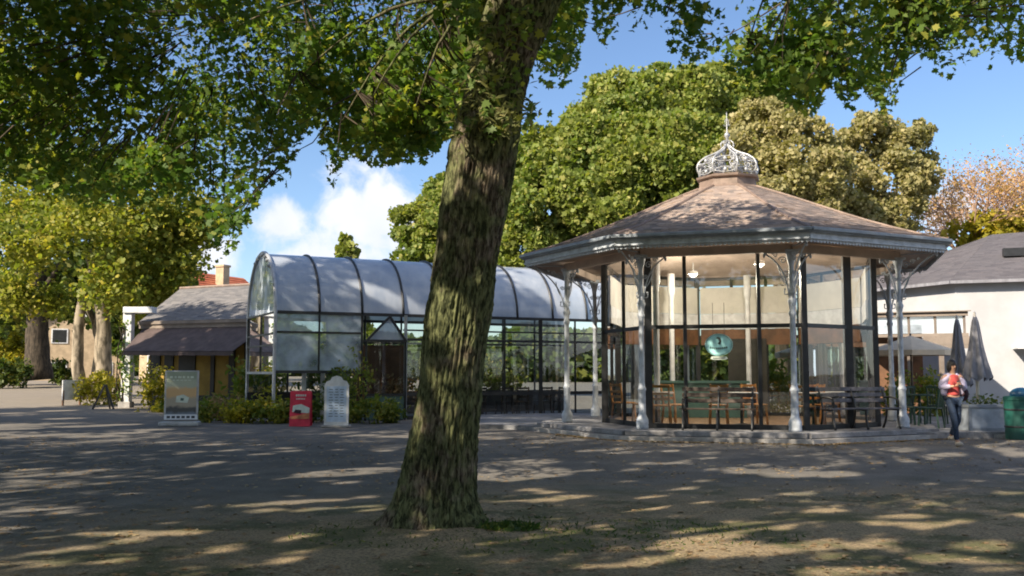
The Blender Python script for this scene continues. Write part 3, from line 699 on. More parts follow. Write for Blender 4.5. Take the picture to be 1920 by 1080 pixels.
def shrub(label, u, vbase, vtop, wpx, Y, mat, seed, size=.13, dens=60, name='shrub', lean=0, group=None, dpth=None, shape=SH_OVAL):
    rg = np.random.default_rng(seed); b = at(u, vbase, Y); b.z = gh(b.x, b.y); H = at(u, vtop, Y).z-b.z; Wd = wpx/FPX*Y/2; D = dpth or min(Wd, .7)
    t = thing(name, label, 'shrub', b, 0, group); n_ = int(dens*Wd*D*H*2)+60
    stems = []
    ns = max(4, int(Wd*8))
    for k in range(ns):
        x = rg.uniform(-.75, .75)*Wd; y = rg.uniform(-.6, .6)*D; hh = H*rg.uniform(.6, 1.)*(1-.35*abs(x/Wd))
        stems.append(((x*.7, y*.7, 0), (x, y, hh*.6), (x*1.15+lean*hh, y, hh)))
    mb = MB()
    for s0, s1, s2 in stems: mb.tube(bez(s0, s1, s2, 4), [.012, .01, .008, .006, .004], 4, cap=False)
    mb.build('stems', 'bark_dark', t)
    st = np.array([[list(p) for p in bez(*s_, 8)] for s_ in stems])   # ns,9,3
    i = rg.integers(0, ns, n_); j = np.clip((rg.uniform(.12, 1, n_)**.8*8).astype(int), 0, 8)
    C = st[i, j]+rg.normal(size=(n_, 3))*np.array([.12, .12, .08])*max(.7, min(1.5, H))
    C[:, 2] = np.clip(C[:, 2], .03, H*1.02)
    leaf_mesh('leaves', sprays(C, 7, (.07, .07, .06), rg), size, mat, shape, up=.5, parent=t, rg=rg)
    return t
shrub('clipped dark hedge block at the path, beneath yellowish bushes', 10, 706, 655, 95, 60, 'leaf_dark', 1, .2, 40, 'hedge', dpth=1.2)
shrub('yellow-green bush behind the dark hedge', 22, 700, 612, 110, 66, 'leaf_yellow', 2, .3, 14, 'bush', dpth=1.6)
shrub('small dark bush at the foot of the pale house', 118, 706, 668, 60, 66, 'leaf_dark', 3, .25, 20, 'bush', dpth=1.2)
shrub('bright yellow-green bush beside the white pillar, over the easel board', 185, 752, 692, 95, 40, 'leaf_yellow', 4, .15, 60, 'bush', dpth=.9)
shrub('tall shrub between the white pillar and the landscape poster', 290, 770, 648, 55, 35, 'leaf_yellow', 5, .14, 60)
shrub('low green shrub just behind the landscape poster', 345, 792, 735, 80, 29.6, 'leaf_shrub', 6, .12, 70)
shrub('straw coloured dry plant in the bed beside the greenhouse leg', 425, 795, 738, 85, 28.4, 'leaf_dry', 7, .13, 90, shape=SH_FROND)
shrub('green shrub in front of the awning, behind the dry plant', 410, 780, 728, 80, 30.5, 'leaf_shrub', 8, .13, 60)
shrub('yellowish shrub growing inside the arch legs', 490, 795, 712, 55, 27.6, 'leaf_yellow', 9, .12, 70)
shrub('green shrub below the corner leg of the greenhouse', 510, 798, 738, 60, 26.9, 'leaf_shrub', 10, .12, 80)
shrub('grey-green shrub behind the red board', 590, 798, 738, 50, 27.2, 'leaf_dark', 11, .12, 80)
shrub('slender climbing shrub leaning on the greenhouse glass', 668, 800, 628, 34, 27.4, 'leaf_shrub', 12, .10, 50)
shrub('bushy green shrub between the white board and the trunk', 705, 802, 738, 80, 26.9, 'leaf_shrub', 13, .11, 90)
shrub('pale flowering shrub inside the porch glazing', 725, 770, 672, 50, 29.6, 'leaf_dry', 14, .11, 50)
for i_, (u_, w_, vt_, m_, lb_) in enumerate([(385, 60, 745, 'leaf_shrub', 'low green plant next to the poster board foot'), (460, 60, 742, 'leaf_shrub', 'low green plant under the greenhouse end sill'), (545, 50, 748, 'leaf_dark', 'low dark plant at the left edge of the red board'),
        (655, 50, 750, 'leaf_shrub', 'low green plant at the right edge of the white board'), (745, 60, 756, 'leaf_dark', 'low dark plant against the green porch panel'), (300, 50, 762, 'leaf_yellow', 'low yellow-green plant at the foot of the tall shrub by the pillar'), (440, 90, 752, 'leaf_yellow', 'low yellowish plant in front of the awning wall')]):
    shrub(lb_, u_, 799, vt_, w_, 27.2 if u_ > 320 else 34, m_, 160+i_, .10, 110)
shrub('tall thin vine on the middle greenhouse window', 625, 790, 645, 34, 27.9, 'leaf_dark', 15, .12, 22)

# ------------------------------------------------------------------ tiled roof plane
def tiles(mb, a, b, c, d, ch, tw, th=.012, rg=random):
    """stepped courses of tiles on the quad a-b (eave) to d-c (ridge)"""
    a, b, c, d = map(Vector, (a, b, c, d)); L = max((d-a).length, (c-b).length); n = max(1, int(L/ch)); nrm = (b-a).cross(d-a)
    if nrm.length < 1e-6: nrm = (b-a).cross(c-a)
    nrm.normalize()
    if nrm.z < 0: nrm = -nrm
    for i in range(n):
        t0, t1 = i/n, (i+1.15)/n; t1 = min(t1, 1)
        l0, r0 = a.lerp(d, t0), b.lerp(c, t0); l1, r1 = a.lerp(d, t1), b.lerp(c, t1)
        m_ = max(1, int((r0-l0).length/tw)); s0 = 0.
        ph = rg.uniform(-.4, .4)/m_
        cuts = [0]+[min(1, max(0, (k+.5*(i % 2))/m_+rg.uniform(-.12, .12)/m_)) for k in range(1, m_)]+[1]
        for k in range(len(cuts)-1):
            f0, f1 = cuts[k], cuts[k+1]
            if f1-f0 < 1e-3: continue
            up0 = nrm*(th*rg.uniform(.9, 1.5)+.004); up1 = nrm*.002
            p0, p1 = l0.lerp(r0, f0)+up0, l0.lerp(r0, f1)+up0; q0, q1 = l1.lerp(r1, f0)+up1, l1.lerp(r1, f1)+up1
            mb.add([p0, p1, q1, q0, p0-up0, p1-up0], [(0, 1, 2, 3), (4, 5, 1, 0)])

# ------------------------------------------------------------------ bandstand cafe
BX, BY = 5.404, 24.044
PHI = .0877
ZF = .31
def oc(Rr, k, z=None, ph=PHI):
    a = ph+k*math.pi/4; p = (BX+Rr*math.sin(a), BY-Rr*math.cos(a))
    return p if z is None else Vector((*p, z))
band = thing('bandstand_cafe', 'octagonal glazed bandstand cafe with shingled roof and iron cupola', 'building', (BX, BY, 0))
BO = Vector((-BX, -BY, 0))
def bmk(mb, name, mat, parent=None, **k):
    mb.v = [(x-BX, y-BY, z) for x, y, z in mb.v]; return mb.build(name, mat, parent or band, **k)
# plinth and steps
pl = MB(); pl.prism([oc(4.75, k) for k in range(8)][::1], .0, ZF-.004); bmk(pl, 'plinth', 'paving')
st = MB(); st.prism([oc(5.02, k) for k in range(8)], 0, .205); bmk(st, 'step', 'stone_pale')
ed = MB()
for k in range(8):
    a_, b_ = oc(4.72, k, ZF-.045), oc(4.72, k+1, ZF-.045); ed.bar(a_, b_, .22, .10)
bmk(ed, 'plinth_edge', 'stone', bevel=.012)
# roof
ZE, RE, RT, ZT = 4.34, 5.15, .76, 6.04
def rprof(t):       # slightly bellcast section
    return RE+(RT-RE)*t, ZE+(ZT-ZE)*(t-.16*math.sin(math.pi*t)*(1-t)*.55)
NC = 8
rf = MB()
for k in range(8):
    for j in range(NC):
        r0, z0 = rprof(j/NC); r1, z1 = rprof((j+1)/NC)
        tiles(rf, oc(r0, k, z0), oc(r0, k+1, z0), oc(r1, k+1, z1), oc(r1, k, z1), .135, .17)
roof = bmk(rf, 'roof', 'shingles')
us = MB()
for k in range(8):
    for j in range(NC):
        r0, z0 = rprof(j/NC); r1, z1 = rprof((j+1)/NC)
        us.face([oc(r0, k, z0-.015), oc(r0, k+1, z0-.015), oc(r1, k+1, z1-.015), oc(r1, k, z1-.015)])
bmk(us, 'roof_boarding', 'soffit_dark')
hp = MB()
for k in range(8):
    hp.tube([oc(rprof(j/8)[0], k, rprof(j/8)[1]+.022) for j in range(9)], .035, 6)
bmk(hp, 'hip', 'lead', roof)
gt = MB()
for k in range(8):
    a_, b_ = oc(RE+.05, k, ZE-.02), oc(RE+.05, k+1, ZE-.02); gt.bar(a_, b_, .12, .075)
    a_, b_ = oc(RE+.02, k, ZE-.065), oc(RE+.02, k+1, ZE-.065); gt.bar(a_, b_, .05, .05)
bmk(gt, 'gutter', 'grey_paint', bevel=.015)
fa = MB()
for k in range(8):
    a_, b_ = oc(RE-.06, k, ZE-.14), oc(RE-.06, k+1, ZE-.14); fa.bar(a_, b_, .035, .12)
    a_, b_ = oc(RE-.035, k, ZE-.195), oc(RE-.035, k+1, ZE-.195); fa.bar(a_, b_, .04, .03)
bmk(fa, 'fascia', 'iron_paint')
va = MB()
for k in range(8):
    a_, b_ = oc(RE-.08, k), oc(RE-.08, k+1); A, B = Vector((*a_, 0)), Vector((*b_, 0)); nt = 44; nrm = (B-A).cross(Vector((0, 0, 1))).normalized()
    for i in range(nt):
        p0, p1 = A.lerp(B, (i+.06)/nt), A.lerp(B, (i+.94)/nt); pm = (p0+p1)/2; z1, z2, z3 = ZE-.205, ZE-.25, ZE-.28
        va.slab([p0+Vector((0, 0, z1)), p1+Vector((0, 0, z1)), p1+Vector((0, 0, z2)), pm+Vector((0, 0, z3)), p0+Vector((0, 0, z2))], .012, nrm)
bmk(va, 'valance', 'iron_paint')
so = MB()
for k in range(8):
    so.face([oc(RE-.1, k, ZE-.17), oc(RE-.1, k+1, ZE-.17), oc(3.5, k+1, ZE-.10), oc(3.5, k, ZE-.10)])
    for i in range(1, 24):     # board joints
        t0 = i/24; r_ = RE-.1+(3.5-RE+.1)*t0; z_ = ZE-.17+.07*t0-.006
        so.bar(oc(r_, k, z_), oc(r_, k+1, z_), .01, .008)
bmk(so, 'soffit', 'soffit')
bm_ = MB()
for k in range(8):
    bm_.bar(oc(4.088, k, ZE-.27), oc(4.088, k+1, ZE-.27), .12, .17)
bmk(bm_, 'ring_beam', 'soffit')
ce = MB()
for k in range(8): ce.face([oc(3.5, k, ZE-.12), oc(3.5, k+1, ZE-.12), Vector((BX, BY, 4.95))])
bmk(ce, 'ceiling', 'soffit')
# iron columns with scroll brackets
def column_part(k):
    p = oc(4.088, k); c = Vector((p[0]-BX, p[1]-BY, 0)); z = ZF
    prof = [(.13, 0), (.135, .05), (.125, .09), (.135, .12), (.13, .20), (.10, .26), (.085, .30), (.078, .34), (.075, .80), (.088, .82), (.09, .86), (.075, .88), (.064, .92), (.060, 1.0), (.055, 2.35), (.07, 2.38), (.08, 2.42), (.065, 2.46), (.06, 2.52),
            (.075, 2.60), (.095, 2.66), (.07, 2.72), (.055, 2.78), (.05, 3.4), (.075, 3.5), (.10, 3.62), (.11, 3.68)]
    o = MB().lathe((c.x, c.y, z), prof, 18).build('column', 'iron_paint', band, smooth=True)
    cap = MB().box((c.x, c.y, z+3.70), (.26, .26, .05)).build('capital', 'iron_paint', o)
    a = PHI+k*math.pi/4
    dirs = [Vector((math.sin(a), -math.cos(a), 0))]
    for s_ in (-1, 1):
        q = Vector((*oc(4.088, k+s_), 0)); d = q-Vector((*p, 0)); dirs.append(d.normalized())
    mb = MB()
    for j, d in enumerate(dirs):
        o0 = Vector((c.x, c.y, 0)); L = .85 if j == 0 else .55; zt = ZE-.36 if j else ZE-.24
        P_ = lambda s, zz_: o0+d*s+Vector((0, 0, zz_))
        arc = bez(P_(.05, 3.02), P_(.12 if j == 0 else .1, 3.75), P_(L, zt), 12); mb.tube(arc, .018, 6)
        mb.tube([P_(.07, zt), P_(L, zt)], .014, 6)
        for (s0, z0, r0) in ((.17, 3.82 if j else 3.86, .085), (.32, 3.93, .055), (.10, 3.55, .055), (.44, 3.98, .03)):
            if s0 > L*.75: continue
            pts = [P_(s0+r0*(1-.055*i)*math.cos(i*.55), z0+r0*(1-.055*i)*math.sin(i*.55)) for i in range(17)]; mb.tube(pts, .011, 5)
        mb.tube(bez(P_(.07, 3.3), P_(.22, 3.4), P_(.26, 3.72), 8), .011, 5)
        mb.tube(bez(P_(.07, 3.12), P_(.18, 3.08), P_(.14, 3.22), 6), .012, 5)
        mb.ell(P_(.14, 3.22), (.022, .022, .022), 6, 5)
        mb.ell(P_(L*.98, zt-.05), (.03, .03, .05), 6, 5)
    mb.build('bracket', 'iron_paint', o, smooth=True)
for k in range(8): column_part(k)
# cupola
cu = MB(); cc = (BX, BY, ZT)
cu.lathe(cc, [(RT+.02, -.04), (RT+.03, .0), (RT-.02, .05), (RT-.04, .22), (RT+.04, .25), (RT+.05, .30), (RT-.06, .33)], 8, PHI-math.pi/2)
cup = bmk(cu, 'cupola_base', 'lead')
dm = MB(); z0 = ZT+.33
def dprof(t):      # onion section
    P = [(.68, 0), (.76, .16), (.78, .30), (.72, .46), (.56, .60), (.36, .70), (.20, .80), (.09, .92), (.04, 1.0)]
    x = t*(len(P)-1); i = min(int(x), len(P)-2); f = x-i; return P[i][0]*(1-f)+P[i+1][0]*f, (P[i][1]*(1-f)+P[i+1][1]*f)*.84
for k in range(8):
    a = PHI+k*math.pi/4; d = Vector((math.sin(a), -math.cos(a), 0))
    dm.tube([Vector((BX, BY, z0))+d*dprof(i/20)[0]+Vector((0, 0, dprof(i/20)[1])) for i in range(21)], .026, 6)
    for (s_, zz_, r0) in ((.55, .26, .12), (.60, .10, .08), (.40, .44, .10), (.33, .22, .09), (.22, .56, .06), (.48, .40, .07), (.2, .36, .06)):
        pts = [Vector((BX, BY, z0))+d*(s_+r0*(1-.05*i)*math.cos(i*.55))+Vector((0, 0, zz_+r0*(1-.05*i)*math.sin(i*.55))) for i in range(18)]; dm.tube(pts, .014, 5)
    a2 = PHI+(k+1)*math.pi/4; d2 = Vector((math.sin(a2), -math.cos(a2), 0))
    for t_ in (.08, .34):
        r_, zz_ = dprof(t_); A = Vector((BX, BY, z0+zz_))+d*r_; B = Vector((BX, BY, z0+zz_))+d2*r_
        dm.tube(bez(A, (A+B)/2-Vector((0, 0, .12)), B, 8), .013, 5); dm.tube(bez(A, (A+B)/2+Vector((0, 0, .14)), B, 8), .011, 5)
        m_ = (A+B)/2; dm.ell(m_, (.05, .05, .06), 6, 5)
    dm.tube(bez(Vector((BX, BY, z0))+d*.12+Vector((0, 0, .74)), Vector((BX, BY, z0))+d*.24+Vector((0, 0, .86)), Vector((BX, BY, z0))+d*.08+Vector((0, 0, .94)), 6), .012, 5)
dome = bmk(dm, 'cupola', 'pale_metal', cup, smooth=True)
fi = MB(); fi.lathe((BX, BY, z0+.78), [(.04, 0), (.03, .22), (.065, .27), (.07, .32), (.025, .37), (.014, .42), (.010, .82), (.004, .9)], 10)
for a in range(4):
    d = Vector((math.cos(a*math.pi/2+.5), math.sin(a*math.pi/2+.5), 0)); b0 = Vector((BX, BY, z0+1.33))
    fi.tube([b0, b0+d*.12], .006, 5); fi.tube(bez(b0+d*.03, b0+d*.1+Vector((0, 0, .1)), b0+d*.02+Vector((0, 0, .17)), 6), .005, 5)
bmk(fi, 'finial', 'pale_metal', cup, smooth=True)
# glazing
GA = [(2.26, 23.8), (2.99, 21.4), (6.14, 20.45), (8.16, 21.9), (8.95, 24.4), (8.0, 26.9), (5.3, 27.8), (2.9, 26.6)]
GT = ZE-.14
fr = MB(); gp = []
def gpt2(i, t, z): a, b = GA[i % 8], GA[(i+1) % 8]; return Vector((a[0]+(b[0]-a[0])*t, a[1]+(b[1]-a[1])*t, z))
MUL = {0: [.47], 1: [.245, .72], 2: [.60], 3: [.5], 4: [.33, .66], 5: [.33, .66], 6: [.33, .66], 7: [.5]}
for i in range(8):
    cs = [0]+MUL[i]+[1]
    for t in cs[:-1]:
        w = .15 if t == 0 and i in (0, 1) else (.12 if t == 0 else .075)
        if i == 2 and t == .60: w = .17
        fr.bar(gpt2(i, t, ZF), gpt2(i, t, GT), w, w*.8)
    for z, h_ in ((ZF+.05, .10), (2.50, .085), (GT-.04, .08)):
        fr.bar(gpt2(i, 0, z), gpt2(i, 1, z), .06, h_)
    for j in range(len(cs)-1):
        for z0_, z1_ in ((ZF+.1, 2.46), (2.54, GT-.08)):
            gp.append((i, cs[j], cs[j+1], z0_, z1_))
frame = bmk(fr, 'window_frame', 'black_metal')
for (i, t0, t1, z0_, z1_) in gp:
    q = MB(); q.face([gpt2(i, t0, z0_), gpt2(i, t1, z0_), gpt2(i, t1, z1_), gpt2(i, t0, z1_)]); bmk(q, 'window_pane', 'glass', frame)
# interior: floor, frieze, back wall pieces
fl_ = MB(); fl_.prism([(p[0], p[1]) for p in GA], ZF-.002, ZF+.012); bmk(fl_, 'floor_boards', 'floor_wood')
fz = MB()
for i in (3, 4, 5, 6, 7):
    a = gpt2(i, .02, 0); b = gpt2(i, .98, 0); c0 = Vector((BX, BY, 0)); a = a+(c0-a)*.04; b = b+(c0-b)*.04
    fz.bar(a+Vector((0, 0, 3.53)), b+Vector((0, 0, 3.53)), .05, .74)
bmk(fz, 'frieze', 'cream_plaster')
fz = MB()
for i in (4, 5, 6):
    a = gpt2(i, .02, 0); b = gpt2(i, .98, 0); c0 = Vector((BX, BY, 0)); a = a+(c0-a)*.05; b = b+(c0-b)*.05
    fz.bar(a+Vector((0, 0, 2.5)), b+Vector((0, 0, 2.5)), .05, .44)
bmk(fz, 'brown_panel', 'brown_panel')
fz = MB()
for i in (3, 4, 5, 6, 7):
    a = gpt2(i, .02, 0); b = gpt2(i, .98, 0); c0 = Vector((BX, BY, 0)); a = a+(c0-a)*.045; b = b+(c0-b)*.045
    fz.bar(a+Vector((0, 0, 2.94)), b+Vector((0, 0, 2.94)), .05, .42)
bmk(fz, 'grey_panel', 'white_paint')
for i, (lx, ly, lb) in enumerate([(5.7, 22.3, 'lit round ceiling lamp behind the front windows of the bandstand'), (4.6, 24.6, 'lit round ceiling lamp at the back of the bandstand')]):
    lt = thing('ceiling_lamp', lb, 'lamp', (lx, ly, 4.05))
    MB().lathe((0, 0, -.06), [(.02, .3), (.02, .1), (.11, .08), (.12, 0)][::-1], 16).build('lamp_housing', 'white_paint', lt)
    MB().ell((0, 0, -.08), (.085, .085, .05), 14, 8).build('bulb', 'lamp_glow', lt, smooth=True)
    ld = bpy.data.lights.new('lamp_light', 'POINT'); ld.energy = 125; ld.color = (1, .86, .68); ld.shadow_soft_size = .12
    lo = bpy.data.objects.new('lamp_light', ld); COL.objects.link(lo); lo.parent = lt; lo.location = (0, 0, -.3)
ip = MB()
for x, y in ((3.35, 22.6), (4.3, 26.2), (6.45, 26.6)): ip.lathe((x, y, ZF+.01), [(.09, 0), (.08, .1), (.07, .2), (.07, 3.2), (.1, 3.3), (.1, 3.85)], 12)
bmk(ip, 'inner_column', 'white_paint', smooth=True)
bk = MB(); a = gpt2(5, .35, 0); b = gpt2(5, .72, 0); bk.bar(a+Vector((0, -.2, 1.4)), b+Vector((0, -.2, 1.4)), .08, 2.1); bmk(bk, 'service_door', 'dark_wall')
dn = MB(); dn.box((4.9, 26.1, ZF+.47), (2.6, .5, .9), rz=-.1); dn.box((4.9, 26.1, ZF+.95), (2.75, .62, .06), rz=-.1)
o = dn.build('serving_counter', 'teal'); tag(o, 'teal serving counter inside the glazed bandstand', 'counter')

def chair(name, label, mat, group, style=0):
    t = thing(name, label, 'chair', group=group)
    MB().box((0, 0, .45), (.42, .42, .035)).build('seat', mat, t, bevel=.01)
    for sx in (-1, 1):
        MB().bar((sx*.18, -.18, .44), (sx*.2, -.21, 0), .035).build('leg', mat, t)
        MB().bar((sx*.18, .19, .44), (sx*.2, .24, 0), .035).build('leg', mat, t)
    b = MB()
    for sx in (-1, 1): b.bar((sx*.18, .2, .44), (sx*.19, .28, .92), .035)
    if style == 0:
        for z in (.60, .72, .88): b.bar((-.19, .22+(z-.44)*.15, z), (.19, .22+(z-.44)*.15, z), .02, .06)
    else:
        b.bar((-.19, .275, .90), (.19, .275, .90), .03, .05)
        for k in range(5): b.bar((-.12+.06*k, .205, .46), (-.12+.06*k, .27, .9), .014)
    b.build('backrest', mat, t)
    return t
def table(name, label, mat, matl, group, r_=.38, round_=True, h=.74):
    t = thing(name, label, 'table', group=group)
    q = MB()
    if round_: q.lathe((0, 0, h-.03), [(r_, 0), (r_, .03)], 28)
    else: q.box((0, 0, h-.015), (r_*2, r_*1.8, .03))
    q.build('tabletop', mat, t)
    MB().lathe((0, 0, 0), [(.22, 0), (.21, .02), (.035, .05), (.03, h-.04), (.1, h-.03)], 14).build('pedestal', matl, t)
    return t
WC = chair('wooden_chair', 'x', 'orange_wood', 'wooden cafe chairs inside the bandstand')
wch = [((3.35, 21.95), 2.9, 'orange slat-backed chair just inside the glass beside the first front column'), ((3.75, 22.5), .6, 'orange chair behind the corner chair at the same cafe table'),
       ((3.1, 23.0), -1.2, 'orange chair seen through the dark mullions of the side window'), ((6.35, 21.35), 2.5, 'orange chair inside the glass behind the front corner column'),
       ((6.9, 22.3), -.4, 'orange chair further in beyond the front corner column'), ((4.7, 22.3), 3.0, 'orange chair behind the middle window and its bench'), ((7.6, 23.4), 1.2, 'orange chair behind the angled bench'), ((2.75, 24.1), 2.2, 'orange chair innermost at the side of the room'),
       ((5.6, 22.6), .3, 'orange chair at the table behind the middle bench')]
for i, ((x, y), a, lb) in enumerate(wch): place(WC if i == 0 else dup(WC), (x, y, ZF+.012), a, lb)
WT = table('cafe_table', 'x', 'white_paint', 'black_metal', 'round cafe tables inside the bandstand', .4)
for i, ((x, y), lb) in enumerate([((3.3, 22.45), 'white round table near the side glass of the bandstand'), ((5.2, 22.2), 'white round table behind the middle window'), ((6.7, 21.8), 'white round table behind the front corner column'), ((7.5, 22.9), 'white round table behind the angled bench')]):
    place(WT if i == 0 else dup(WT), (x, y, ZF+.012), 0, lb)
# oval hanging sign
ov = thing('hanging_sign', 'oval turquoise sign hanging before the middle front window', 'sign', (4.42, 20.84, 2.1), -.29)
def disc(rx, rz_, y, n=32, cz=0., cx=0.): return [(cx+rx*math.cos(2*math.pi*k/n), y, cz+rz_*math.sin(2*math.pi*k/n)) for k in range(n)]
MB().slab(disc(.29, .235, 0), .03, (0, 1, 0)).build('board', 'sign_teal', ov)
q = MB()
for k in range(40):
    a = 2*math.pi*k/40; a2 = 2*math.pi*(k+1)/40; q.bar((.27*math.cos(a), -.004, .215*math.sin(a)), (.27*math.cos(a2), -.004, .215*math.sin(a2)), .006, .012, (0, 1, 0))
q.build('rim_line', 'sign_dark', ov)
q = MB(); q.slab([(-.02, -.006, .02), (.03, -.006, 0), (.06, -.006, .07), (.04, -.006, .15), (-.02, -.006, .17), (-.06, -.006, .14), (-.01, -.006, .12), (.01, -.006, .07)], .005, (0, 1, 0)); q.build('emblem', 'sign_dark', ov)
q = MB(); q.slab([(-.16, 0, -.25), (.16, 0, -.25), (.18, 0, -.30), (.12, 0, -.32), (-.12, 0, -.32), (-.18, 0, -.30)], .02, (0, 1, 0))
q.build('ribbon', 'sign_pale', ov)
q = MB()
for k in range(9): q.box((-.17+.042*k, -.006, -.06-.02*math.cos((k-4)*.4)), (.024, .006, .04))
for k in range(8): q.box((-.11+.031*k, -.006, -.285), (.018, .006, .022))
q.build('lettering', 'sign_dark', ov)
q = MB(); q.tube([(-.12, .015, .21), (-.12, .015, .9)], .005, 4); q.tube([(.12, .015, .21), (.12, .015, .9)], .005, 4); q.build('hanging_wire', 'black_metal', ov)

def bench(name, label, L, mat, legmat, nleg, group, high=.86):
    t = thing(name, label, 'bench', group=group); zs = .44
    for j, y in enumerate((-.22, -.11, 0., .11)): MB().box((0, y, zs-.004*j), (L, .085, .035)).build('seat', mat, t, bevel=.006)
    for z in (.60, .72, .84): MB().box((0, .20+(z-.45)*.22, z), (L, .03, .085), rx=-.2).build('backrest', mat, t, bevel=.006)
    for k in range(nleg):
        x = -L/2+.07+(L-.14)*k/(nleg-1); q = MB()
        q.tube(bez((x, -.24, zs-.03), (x, -.2, .2), (x, -.29, 0), 6), .026, 6); q.tube(bez((x, .14, zs-.03), (x, .13, .2), (x, .27, 0), 6), .026, 6)
        q.tube([(x, -.26, zs-.03), (x, .16, zs-.03)], .024, 6); q.tube(bez((x, .14, zs-.05), (x, .16, .6), (x, .32, .9), 6), .024, 6)
        q.build('leg', legmat, t, smooth=True)
        if k in (0, nleg-1):
            q = MB(); q.tube(bez((x, .2, .66), (x, -.05, .70), (x, -.24, .62), 6), .022, 6); q.tube(bez((x, -.24, .62), (x, -.27, .52), (x, -.22, .42), 5), .02, 6); q.build('armrest', legmat, t, smooth=True)
    return t
B1 = bench('park_bench', 'dark brown slatted bench facing out beneath the oval sign', 1.55, 'bench_wood', 'black_metal', 3, 'benches on the bandstand plinth')
place(B1, (4.33, 20.62, ZF), -.29)
B2 = bench('park_bench', 'grey weathered bench with dark iron legs beside the corner column', 1.75, 'bench_grey', 'black_metal', 3, 'benches on the bandstand plinth')
place(B2, (7.42, 20.95, ZF), .30)

# ------------------------------------------------------------------ barrel vaulted greenhouse
E1 = Vector((.895, .445, 0)); E2 = Vector((-.445, .895, 0)); G0 = Vector((-6.7, 27.5, 0)); BAY = 1.28; NB = 9; WD = 3.7; RV = WD/2; ZS = 3.22
gho = thing('greenhouse', 'barrel vaulted glass greenhouse with bluish curved roof between trunk and bandstand', 'building', G0)
def G(a, b, z): return G0+E1*a+E2*b+Vector((0, 0, z))
def gmk(mb, name, mat, parent=None, **k):
    mb.v = [(x-G0.x, y-G0.y, z) for x, y, z in mb.v]; return mb.build(name, mat, parent or gho, **k)
def arc(a, n=20, r_=RV, off=0.): return [G(a, RV-r_*math.cos(math.pi*i/n), ZS+1.0*r_*math.sin(math.pi*i/n)+off) for i in range(n+1)]
vt = MB(); LN = NB*BAY
for i in range(NB):
    A = arc(i*BAY+.02, 24); B = arc((i+1)*BAY-.02, 24)
    vt.add(A+B, [(k, k+1, 26+k, 25+k) for k in range(24)])
gmk(vt, 'vault_roof', 'vault_sheet', smooth=True)
rb = MB()
for i in range(1, NB+1): rb.tube(arc(i*BAY, 24, RV+.02), .038, 6)
gmk(rb, 'vault_rib', 'black_metal', smooth=True)
ar = MB(); ar.tube(arc(0, 28, RV+.03), .055, 8); ar.tube([G(0, 0, 0), G(0, -.03, ZS)], .05, 8); ar.tube([G(0, WD, 0), G(0, WD+.03, ZS)], .05, 8)
for k in range(7):
    ang = math.pi*(.28+.06*k); ar.ell(G(-.05, RV-(RV-.03)*math.cos(ang), ZS+(RV-.05)*math.sin(ang)), (.06, .06, .06), 6, 5)
ar.bar(G(-.01, 0, 1.50), G(-.01, WD, 1.50), .05, .07)
gmk(ar, 'end_arch', 'pale_metal', smooth=False)
ea = MB()
for z in (ZS, 2.62, 2.3): ea.bar(G(0, 0, z), G(0, WD, z), .05, .05)
ea.bar(G(0, WD*.5, 1.5), G(0, WD*.5, ZS), .04, .04)
gmk(ea, 'end_frame', 'black_metal')
eg = MB(); eg.face([G(.01, .03, 1.53), G(.01, WD-.03, 1.53), G(.01, WD-.03, ZS), G(.01, .03, ZS)]); gmk(eg, 'end_pane', 'glass')
eg = MB(); eg.face([p+E1*.01 for p in arc(0, 20, RV-.04)]); gmk(eg, 'end_fanlight', 'glass_sky_sheen')
gf = MB()
gf.bar(G(0, 0, ZS), G(LN, 0, ZS), .07, .09); gf.bar(G(0, WD, ZS), G(LN, WD, ZS), .07, .09)
for i in (1, 2): gf.bar(G(i*BAY, 0, 1.5), G(i*BAY, 0, ZS), .05, .05)
gf.bar(G(0, 0, 2.66), G(2*BAY, 0, 2.66), .05, .06)
gf.bar(G(0, 0, 1.53), G(2*BAY, 0, 1.53), .06, .08)
gf.bar(G(2*BAY, 0, 0), G(2*BAY, 0, ZS), .06, .06)
gf.bar(G(4*BAY, 0, .1), G(4*BAY, 0, ZS), .06, .06)
for i, w in ((5, .06), (6, .06), (7, .12), (8, .06), (9, .1)): gf.bar(G(i*BAY-.45, 0, .1), G(i*BAY-.45, 0, ZS), w, w)
for z, h_ in ((2.78, .05), (2.50, .07), (.86, .10), (.16, .12)): gf.bar(G(3*BAY, 0, z), G(LN, 0, z), .05, h_)
for i in range(0, NB+1): gf.bar(G(i*BAY, WD, .1), G(i*BAY, WD, ZS), .06, .06)
for z in (2.5, .86): gf.bar(G(0, WD, z), G(LN, WD, z), .05, .06)
gfo = gmk(gf, 'frame', 'black_metal')
wp = MB(); 
for a_, z1 in ((.95, 2.1), (1.5, 1.5), (2.25, 1.5)): wp.bar(G(a_, .35, 0), G(a_, .35, z1), .11, .11)
wp.bar(G(3*BAY+.05, -.08, 0), G(3*BAY+.05, -.08, ZS), .09, .09)
gmk(wp, 'white_post', 'pale_metal')
for i in range(2):
    for z0_, z1_, m_ in ((1.57, 2.63, 'glass_sky_sheen'), (2.69, ZS-.04, 'glass_sky_sheen')):
        q = MB(); q.face([G(i*BAY+.03, 0, z0_), G((i+1)*BAY-.03, 0, z0_), G((i+1)*BAY-.03, 0, z1_), G(i*BAY+.03, 0, z1_)]); gmk(q, 'window_pane', m_)
bays = [3*BAY+.05]+[i*BAY-.45 for i in (5, 6, 7, 8, 9)]
